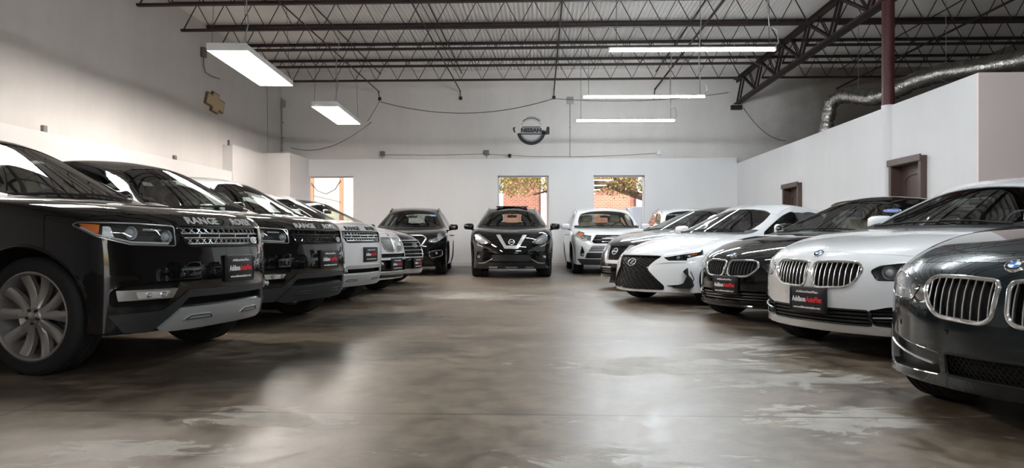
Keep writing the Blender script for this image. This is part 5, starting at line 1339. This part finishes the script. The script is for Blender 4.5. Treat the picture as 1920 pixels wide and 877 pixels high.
def build_lexus(c):
    gp = [(-.40, .655), (.40, .655), (.345, .60), (.285, .52), (.285, .475), (.40, .36), (.50, .262), (.50, .215), (-.50, .215), (-.50, .262), (-.40, .36), (-.285, .475), (-.285, .52), (-.345, .60)]
    gp = round_poly(gp, .03)
    c.recess(gp, 0, .05, 'grille_backing', 'void')
    g = c.part('spindle_grille', c.ring(gp, 0, .009, .0), 'gloss_black')
    ms = MB(); q = inset(gp, .004); row = 0
    z = .235
    while z < .65:     # rows of linked tick marks
        for lo, hi in spans(q, z, 1):
            n = max(2, int((hi - lo) / .045)); st = (hi - lo) / n
            P = [(lo + st * k, z + (.011 if (k + row) % 2 else -.011)) for k in range(n + 1)]
            c.line(P, 0, .0045, -.012, mb=ms, n=5, step=.5)
        z += .026; row += 1
    c.part('grille_mesh', ms, 'dark_alloy', g)
    ring_badge(c, 0, .565, .06, 'ell', g)
    c.part('grille_lip', c.line([(-.50, .212), (.50, .212)], 0, .008, .0), 'satin', g)
    for sd in (1, -1):
        e = 'l' if sd > 0 else 'r'
        c.headlight([(.445, .635), (.62, .675), (.76, .71), ('s', -.66, .745), ('s', -.60, .68), ('s', -.42, .63), (.70, .605), (.52, .60)], sd, 36, .08, .012, 'gloss_black',
            items=((.60, .64, .03), (.70, .655, .03), (('s', -.44), .68, .03)), drl=None, amber=[('s', -.52, .725), ('s', -.60, .745), ('s', -.56, .70), ('s', -.49, .68)], rim='gloss_black')
        tick = c.outline([(.36, .545), (.52, .575), (.74, .585), ('s', -.50, .615), ('s', -.48, .60), (.74, .568), (.54, .56)], sd, 34, .004)
        c.part('light_strip', c.shell(tick, 34 * sd, .003, -.02, .05), 'lamp_metal')
        vp = c.outline([(.72, .50), ('s', -.37, .46), ('s', -.44, .36), ('s', -.46, .27), (.74, .235), (.60, .25), (.70, .30), (.73, .40)], sd, 36, .012)
        c.recess(vp, 36 * sd, .06, 'corner_vent_recess', 'void', e)
        t = c.part('corner_vent', c.ring(vp, 36 * sd, .008, .0), 'gloss_black')
        c.part('vent_blade', c.line(c.outline([(.745, .46), (.775, .36), (.74, .27)], sd, 36), 36 * sd, .012, -.005, flat=.5), 'gloss_black', t)
        fin = c.outline([(.53, .27), (.72, .29), ('s', -.42, .275), ('s', -.44, .25), (.68, .235)], sd, 34, .006)
        c.part('bumper_fin', c.shell(fin, 34 * sd, .016, -.02, .05), 'gloss_black')

def vmotion(c, zt, zb_, yt, yb, w, mat='bright_trim', grille=None):
    """the broad V of bright trim round the emblem"""
    V_ = [(-yt, zt), (-yt + w * 1.1, zt), (-yb + .02, zb_ + w * .8), (yb - .02, zb_ + w * .8), (yt - w * 1.1, zt), (yt, zt), (yb + w * .15, zb_), (-yb - w * .15, zb_)]
    gp = [(-yt + w, zt - .005), (yt - w, zt - .005), (yb - .01, zb_ + w * .7), (-yb + .01, zb_ + w * .7)]
    gp = round_poly(gp, .02)
    c.recess(gp, 0, .04, 'grille_backing', 'void')
    g = c.part('grille_trim', c.shell(c.outline(V_, rnd=.008), 0, .016, -.02, .05), mat)
    ms = MB(); z = zb_ + w; row = 0
    while z < zt - .01:
        for lo, hi in spans(gp, z, 1):
            n = max(2, int((hi - lo) / .05)); st = (hi - lo) / n
            c.line([(lo + st * k, z + (.010 if (k + row) % 2 else -.010)) for k in range(n + 1)], 0, .004, -.012, mb=ms, n=5, step=.5)
        z += .028; row += 1
    c.part('grille_mesh', ms, 'gloss_black', g)
    return g

def build_murano(c):
    g = vmotion(c, .955, .655, .34, .135, .085)
    ring_badge(c, 0, .80, .062, 'bar', g)
    for sd in (1, -1):
        e = 'l' if sd > 0 else 'r'
        c.headlight([(.50, .76), (.46, .80), (.60, .90), (.74, .985), ('s', -.56, .995), ('s', -.50, .92), (.76, .85), (.62, .765)], sd, 32, .08, .012, 'lamp_grey',
            items=((.585, .82, .036), (.665, .865, .036), (.735, .915, .03)), drl=(([(.47, .79), (.62, .895), (.75, .985)], .010), ([(.55, .765), (.74, .86), ('s', -.46, .93)], .010)), rim='satin')
        c.part('boomerang_light', c.line(c.outline([('s', -.42, .82), (.76, .745), (.64, .70)], sd, 32), 32 * sd, .012, .0, flat=.6), 'lamp_metal')
        fp = c.outline([(.60, .60), ('s', -.40, .59), ('s', -.42, .40), (.66, .39)], sd, 30, .03)
        c.recess(fp, 30 * sd, .03, 'fog_lamp_recess', 'black_plastic', e)
        d, ux, f = c.proj(30 * sd); p = c.anchors([(.735, .475)], sd)[0]
        c.projector(p.dot(ux), .475, .038, 30 * sd, -.015, name='fog_lamp')
        c.part('bumper_blade', c.line(c.outline([(.42, .435), (.58, .345), (.70, .33), ('s', -.36, .345)], sd, 25), 25 * sd, .013, .0, flat=.8), 'chrome')
    ip = c.outline([(-.42, .545), (.42, .545), (.46, .36), (-.46, .36)], rnd=.02); c.recess(ip, 0, .05, 'lower_intake_recess', 'void')
    lg = c.part('lower_grille', c.bars(ip, 1, [.395, .43, .465, .50], 0, .007, -.015, flat=1.4), 'black_plastic')
    c.lower_trim([(-.80, .325), (.80, .325), (.72, .215), (-.72, .215)], 'lower_bumper', 'black_plastic', .006, .02, rnd=.02)
    for y0, y1 in ((-.50, -.30), (-.14, .14), (.30, .50)): c.part('skid_insert', c.shell(c.outline([(y0, .262), (y1, .262), (y1 - .02, .238), (y0 + .02, .238)], rnd=.004), 0, .016, -.0, .05), 'satin')
    c.rails('satin', .03)
    sr = MB()
    P = [c.top(-(c.sp['dh'] + .30 + t * .9), y)[0] for t in (0, 1) for y in (-.42, .42)]
    sr.box((-(c.sp['dh'] + .62), 0, c.sp['H'] + .006), (.46, .80, .030), 0, Matrix.Identity(4), .008)
    for y in (-.34, .34): sr.box((-(c.sp['dh'] + .80), y, c.sp['H'] - .0), (.06, .04, .05), 0, None, .008)
    c.part('tilted_sunroof_panel', sr, 'gloss_black')

def build_toyota(c):
    gp = round_poly([(-.40, .96), (.40, .96), (.50, .80), (.44, .765), (-.44, .765), (-.50, .80)], .02)
    c.recess(gp, 0, .05, 'grille_backing', 'void')
    g = c.part('upper_grille', c.ring(gp, 0, .007, -.002), 'gloss_black')
    for z, r in ((.925, .016), (.845, .016)): c.part('grille_bar', c.bars(gp, 1, [z], 0, r, -.012, flat=.5), 'chrome', g)
    c.part('grille_bar', c.bars(gp, 1, [.80, .885], 0, .010, -.02), 'gloss_black', g)
    ring_badge(c, 0, .885, .055, 'ovals', g)
    lp = round_poly([(-.50, .70), (.50, .70), (.60, .555), (-.60, .555)], .02)
    c.recess(lp, 0, .05, 'lower_intake_recess', 'void')
    lg = c.part('lower_grille', c.bars(lp, 1, [.672, .625, .578], 0, .017, -.006, flat=.55), 'paint_white')
    c.part('lower_grille_bar', c.bars(lp, 1, [.65, .60], 0, .006, -.02), 'black_plastic', lg)
    bp = round_poly([(-.62, .535), (.62, .535), (.66, .40), (-.66, .40)], .02)
    c.recess(bp, 0, .04, 'bumper_recess', 'black_plastic')
    c.part('bumper_mesh', c.bars(bp, 1, [.43, .46, .49], 0, .007, -.012), 'dark_plastic', lg)
    c.lower_trim([(-.84, .385), (.84, .385), (.74, .245), (-.74, .245)], 'lower_bumper', 'dark_plastic', .006, .02, rnd=.02)
    for sd in (1, -1):
        e = 'l' if sd > 0 else 'r'
        c.headlight([(.50, .95), (.66, .965), ('s', -.42, 1.02), ('s', -.62, 1.06), ('s', -.56, .95), ('s', -.36, .86), (.70, .815), (.53, .815)], sd, 34, .08, .015, 'lamp_bowl',
            items=((.60, .885, .042), (.735, .91, .042)), drl=(([(.51, .825), (.70, .825), ('s', -.38, .87)], .010),), amber=[('s', -.40, 1.0), ('s', -.54, 1.035), ('s', -.50, .97), ('s', -.40, .94)], rim='satin')
        fp = c.outline([(.72, .68), ('s', -.30, .70), ('s', -.28, .67), (.77, .55), (.77, .46), (.70, .44), (.68, .56)], sd, 25, .02)
        c.recess(fp, 25 * sd, .035, 'fog_lamp_recess', 'black_plastic', e)
        d, ux, f = c.proj(25 * sd); p = c.anchors([(.725, .495)], sd)[0]; c.projector(p.dot(ux), .495, .032, 25 * sd, -.012, name='fog_lamp')
    c.rails('satin', .03)

def build_infiniti(c):
    gp = round_poly([(-.40, .955), (.40, .955), (.50, .87), (.36, .66), (-.36, .66), (-.50, .87)], .05)
    c.recess(gp, 0, .05, 'grille_backing', 'void')
    g = c.part('grille_frame', c.ring(gp, 0, .022, .0, 10), 'chrome')
    c.part('grille_mesh', c.bars(gp, 1, [.70, .735, .77, .805, .84, .875, .91], 0, .006, -.012), 'dark_alloy', g)
    ring_badge(c, 0, .88, .055, 'ovals', g)
    for sd in (1, -1):
        e = 'l' if sd > 0 else 'r'
        c.headlight([(.545, .80), (.56, .85), (.74, .90), ('s', -.50, .985), ('s', -.62, 1.02), ('s', -.54, .90), ('s', -.36, .815), (.70, .785)], sd, 34, .08, .015, 'lamp_bowl',
            items=((.64, .835, .036), (.755, .855, .04)), drl=(([(.56, .80), (.72, .795), ('s', -.40, .83)], .008),), rim='chrome')
        fp = c.outline([(.56, .56), (.70, .59), ('s', -.42, .60), ('s', -.42, .47), (.66, .42), (.58, .43)], sd, 28, .03)
        c.recess(fp, 28 * sd, .035, 'fog_lamp_recess', 'gloss_black', e)
        t = c.part('fog_lamp_trim', c.ring(fp, 28 * sd, .011, .0), 'chrome')
        d, ux, f = c.proj(28 * sd); p = c.anchors([(.73, .53)], sd)[0]; c.projector(p.dot(ux), .53, .03, 28 * sd, -.008, name='fog_lamp', parent=t)
    ip = c.outline([(-.46, .52), (.46, .52), (.50, .36), (-.50, .36)], rnd=.02); c.recess(ip, 0, .05, 'lower_intake_recess', 'void')
    c.part('lower_grille', c.bars(ip, 1, [.40, .44, .48], 0, .008, -.015), 'black_plastic')
    c.rails('gloss_black', .02)

def build_hyundai(c):
    gp = round_poly([(-.46, .85), (.46, .85), (.52, .78), (.40, .53), (-.40, .53), (-.52, .78)], .035)
    c.recess(gp, 0, .05, 'grille_backing', 'void')
    g = c.part('grille_frame', c.ring(gp, 0, .014, .0, 10), 'satin')
    for z in (.805, .735, .665, .595): c.part('grille_bar', c.bars(gp, 1, [z], 0, .017, -.012, flat=.6), 'satin', g)
    ring_badge(c, 0, .755, .058, 'slant', g)
    for sd in (1, -1):
        e = 'l' if sd > 0 else 'r'
        c.headlight([(.56, .78), (.58, .84), (.74, .865), ('s', -.50, .91), ('s', -.64, .93), ('s', -.52, .84), ('s', -.38, .76), (.72, .73)], sd, 34, .08, .015, 'lamp_bowl',
            items=((.65, .795, .036), (.76, .805, .04)), drl=(([(.57, .77), (.72, .745)], .008),), rim='satin')
        fp = c.outline([(.58, .58), (.76, .60), ('s', -.40, .50), (.72, .44), (.60, .46)], sd, 28, .03)
        c.recess(fp, 28 * sd, .035, 'fog_lamp_recess', 'gloss_black', e)
        d, ux, f = c.proj(28 * sd); p = c.anchors([(.70, .52)], sd)[0]; c.projector(p.dot(ux), .52, .035, 28 * sd, -.008, name='fog_lamp')
    ip = c.outline([(-.48, .47), (.48, .47), (.52, .33), (-.52, .33)], rnd=.02); c.recess(ip, 0, .05, 'lower_intake_recess', 'void')
    c.lower_trim([(-.66, .315), (.66, .315), (.56, .235), (-.56, .235)], 'skid_plate', 'silver_paint', .01, .02, rnd=.02)
    c.plate(0, .42, .018); c.rails('satin', .03)

def build_xfour(c):
    kidney(c, .905, .675, .022, .325, 9, 'chrome', 'chrome', .013)
    c.roundel(0, .955, .041)
    for sd in (1, -1):
        e = 'l' if sd > 0 else 'r'
        c.headlight([(.36, .82), (.46, .875), (.66, .90), ('s', -.46, .935), ('s', -.60, .96), ('s', -.52, .86), ('s', -.38, .775), (.66, .735), (.46, .745)], sd, 34, .09, .02, 'lamp_bowl',
            items=((.52, .81, .048), (.69, .825, .052)), drl=None, rim='gloss_black')
        ip = c.outline([(.56, .50), (.74, .53), ('s', -.38, .53), ('s', -.40, .40), (.70, .37), (.58, .38)], sd, 28, .02)
        c.recess(ip, 28 * sd, .04, 'side_intake_recess', 'black_plastic', e)
    sp_ = c.outline([(-.42, .645), (.42, .645), (.38, .585), (-.38, .585)], rnd=.012); c.recess(sp_, 0, .04, 'upper_intake_recess', 'void')
    ip = c.outline([(-.52, .545), (.52, .545), (.56, .37), (-.56, .37)], rnd=.02); c.recess(ip, 0, .04, 'lower_intake_recess', 'gloss_black')
    c.lower_trim([(-.78, .36), (-.5, .345), (.5, .345), (.78, .36), (.62, .26), (-.62, .26)], 'lower_bumper', 'black_plastic', .004, .02, rnd=.01)
    c.part('skid_plate', c.shell(c.outline([(-.50, .352), (.50, .352), (.56, .315), (-.56, .315)], rnd=.006), 0, .02, -.01, .05), 'satin')
    c.plate(0, .475, .02); c.rails('satin', .03)

def build_altima(c):
    g = vmotion(c, .765, .46, .34, .17, .075)
    ring_badge(c, 0, .665, .058, 'bar', g)
    for sd in (1, -1):
        e = 'l' if sd > 0 else 'r'
        c.headlight([(.40, .70), (.50, .755), (.70, .775), ('s', -.50, .80), ('s', -.72, .845), ('s', -.60, .745), ('s', -.44, .68), (.68, .635), (.48, .645)], sd, 34, .08, .012, 'lamp_bowl',
            items=((.55, .705, .036), (.67, .715, .036), (('s', -.46), .73, .03)), drl=(([(.41, .685), (.60, .65), ('s', -.40, .675)], .008),), rim='satin')
        fp = c.outline([(.60, .42), ('s', -.36, .44), ('s', -.38, .30), (.62, .28)], sd, 28, .03)
        c.recess(fp, 28 * sd, .035, 'fog_lamp_recess', 'black_plastic', e)
        d, ux, f = c.proj(28 * sd); p = c.anchors([(.73, .36)], sd)[0]; c.projector(p.dot(ux), .36, .032, 28 * sd, -.012, name='fog_lamp')
    ip = c.outline([(-.48, .42), (.48, .42), (.52, .27), (-.52, .27)], rnd=.02); c.recess(ip, 0, .05, 'lower_intake_recess', 'void')
    lg = c.part('lower_grille', c.bars(ip, 1, [.31, .345, .38], 0, .007, -.015, flat=1.4), 'black_plastic')
    c.part('grille_bar', c.bars(ip, 1, [.40], 0, .010, -.006), 'chrome', lg)
    c.part('front_splitter', c.line([(-.76, .22), (-.4, .21), (.4, .21), (.76, .22)], 0, .013, .004, flat=.8), 'chrome')
# ------------------------------------------------------------------ the cars
def car(kind, build, nose, deg, body, label, group, style='ten', fold=False, stick=None, steer=0., seat='trim_black', lining='lining', wheel='alloy', cat='car', kw=None, rim=None, extra=None, name='parked_car', mirror=None):
    sp = SP[kind]; a = math.radians(deg); L_ = sp['L']
    r = empty(name, label, cat, (nose[0] - math.cos(a) * L_ / 2, nose[1] - math.sin(a) * L_ / 2, 0), a, group)
    c = Car(sp, r, body, lining, seat, wheel, glass_rear='side_glass' if group == GB else 'privacy')
    build(c, **(kw or {})); c.wheels(style, steer, rim); c.mirrors(mirror, fold); c.handles(); c.wipers(); c.interior()
    if stick is not None: c.sticker(*stick)
    if extra: extra(c)
    c.finish(); return c
GL, GB, GR = 'cars along the left wall', 'cars along the back wall', 'cars along the right side'
car('range', build_range, (-2.28, 5.50), -11, 'paint_black', 'black SUV nearest on the left, large silver wheel and chrome grille mesh', GL, 'five', True, rim=.735, seat='trim_grey', lining='lining_beige')
car('range', build_range, (-2.24, 7.75), -14.5, 'paint_black', 'black SUV second on the left, with all-black grille and silver hood letters', GL, 'five', True, kw=dict(grille_frame='gloss_black', mesh='gloss_black', fog='gloss_black', skid='dark_plastic'))
car('range', build_range, (-2.30, 9.92), -16, 'paint_white', 'white SUV with black hood letters behind the two black SUVs', GL, 'five', True, kw=dict(grille_frame='satin', mesh='satin', fog='gloss_black', skid='silver_paint', text='gloss_black', lower='silver_paint'))
car('xfour', build_xfour, (-2.32, 12.0), -18, 'paint_white', 'white SUV with upright twin chrome kidney grilles on the left', GL, 'ten', True, stick=(.45, .62))
car('hyundai', build_hyundai, (-2.34, 14.2), -16, 'paint_navy', 'dark blue-black SUV with wide barred hexagon grille, last of left row', GL, 'ten', True)
car('infiniti', build_infiniti, (-3.19, 17.39), -85.8, 'paint_black', 'black SUV against the back wall, blue sticker on windscreen, leftmost there', GB, 'ten', stick=(.52,))
car('murano', build_murano, (-.64, 16.34), -88.1, 'paint_black', 'black SUV alone in the middle of the back wall, V-shaped chrome grille', GB, 'ten')
car('toyota', build_toyota, (1.74, 17.9), -88.4, 'paint_white', 'white SUV with cream seats parked against the back wall', GB, 'ten', seat='trim_beige', lining='lining_beige')
car('toyota', build_toyota, (3.98, 18.0), -90, 'paint_white', 'white SUV mostly hidden behind the grey car, only roof corner showing', GB, 'ten', True)
car('altima', build_altima, (1.20, 12.75), 214, 'paint_grey', 'gunmetal grey sedan with V-shaped grille beyond the white mesh-grille sedan', GR, 'ten', True)
car('lexus', build_lexus, (1.20, 10.3), 213, 'paint_white', 'white sports sedan with black hourglass-shaped mesh grille', GR, 'ten')
car('three', build_three, (1.95, 8.0), 211, 'paint_black', 'black sedan with twin kidney grilles between two white sedans', GR, 'ten', True, stick=(.50,), seat='trim_beige')
car('five', build_five, (2.06, 5.85), 208, 'paint_white', 'white sedan with twin chrome kidney grilles and dealer plate at right', GR, 'ten', True, seat='trim_black')
car('five', build_five, (1.96, 3.28), 208, 'paint_teal', 'dark blue-green sedan cut off by the right edge, nearest on right', GR, 'ten', True, kw=dict(facelift=False, plate=False))
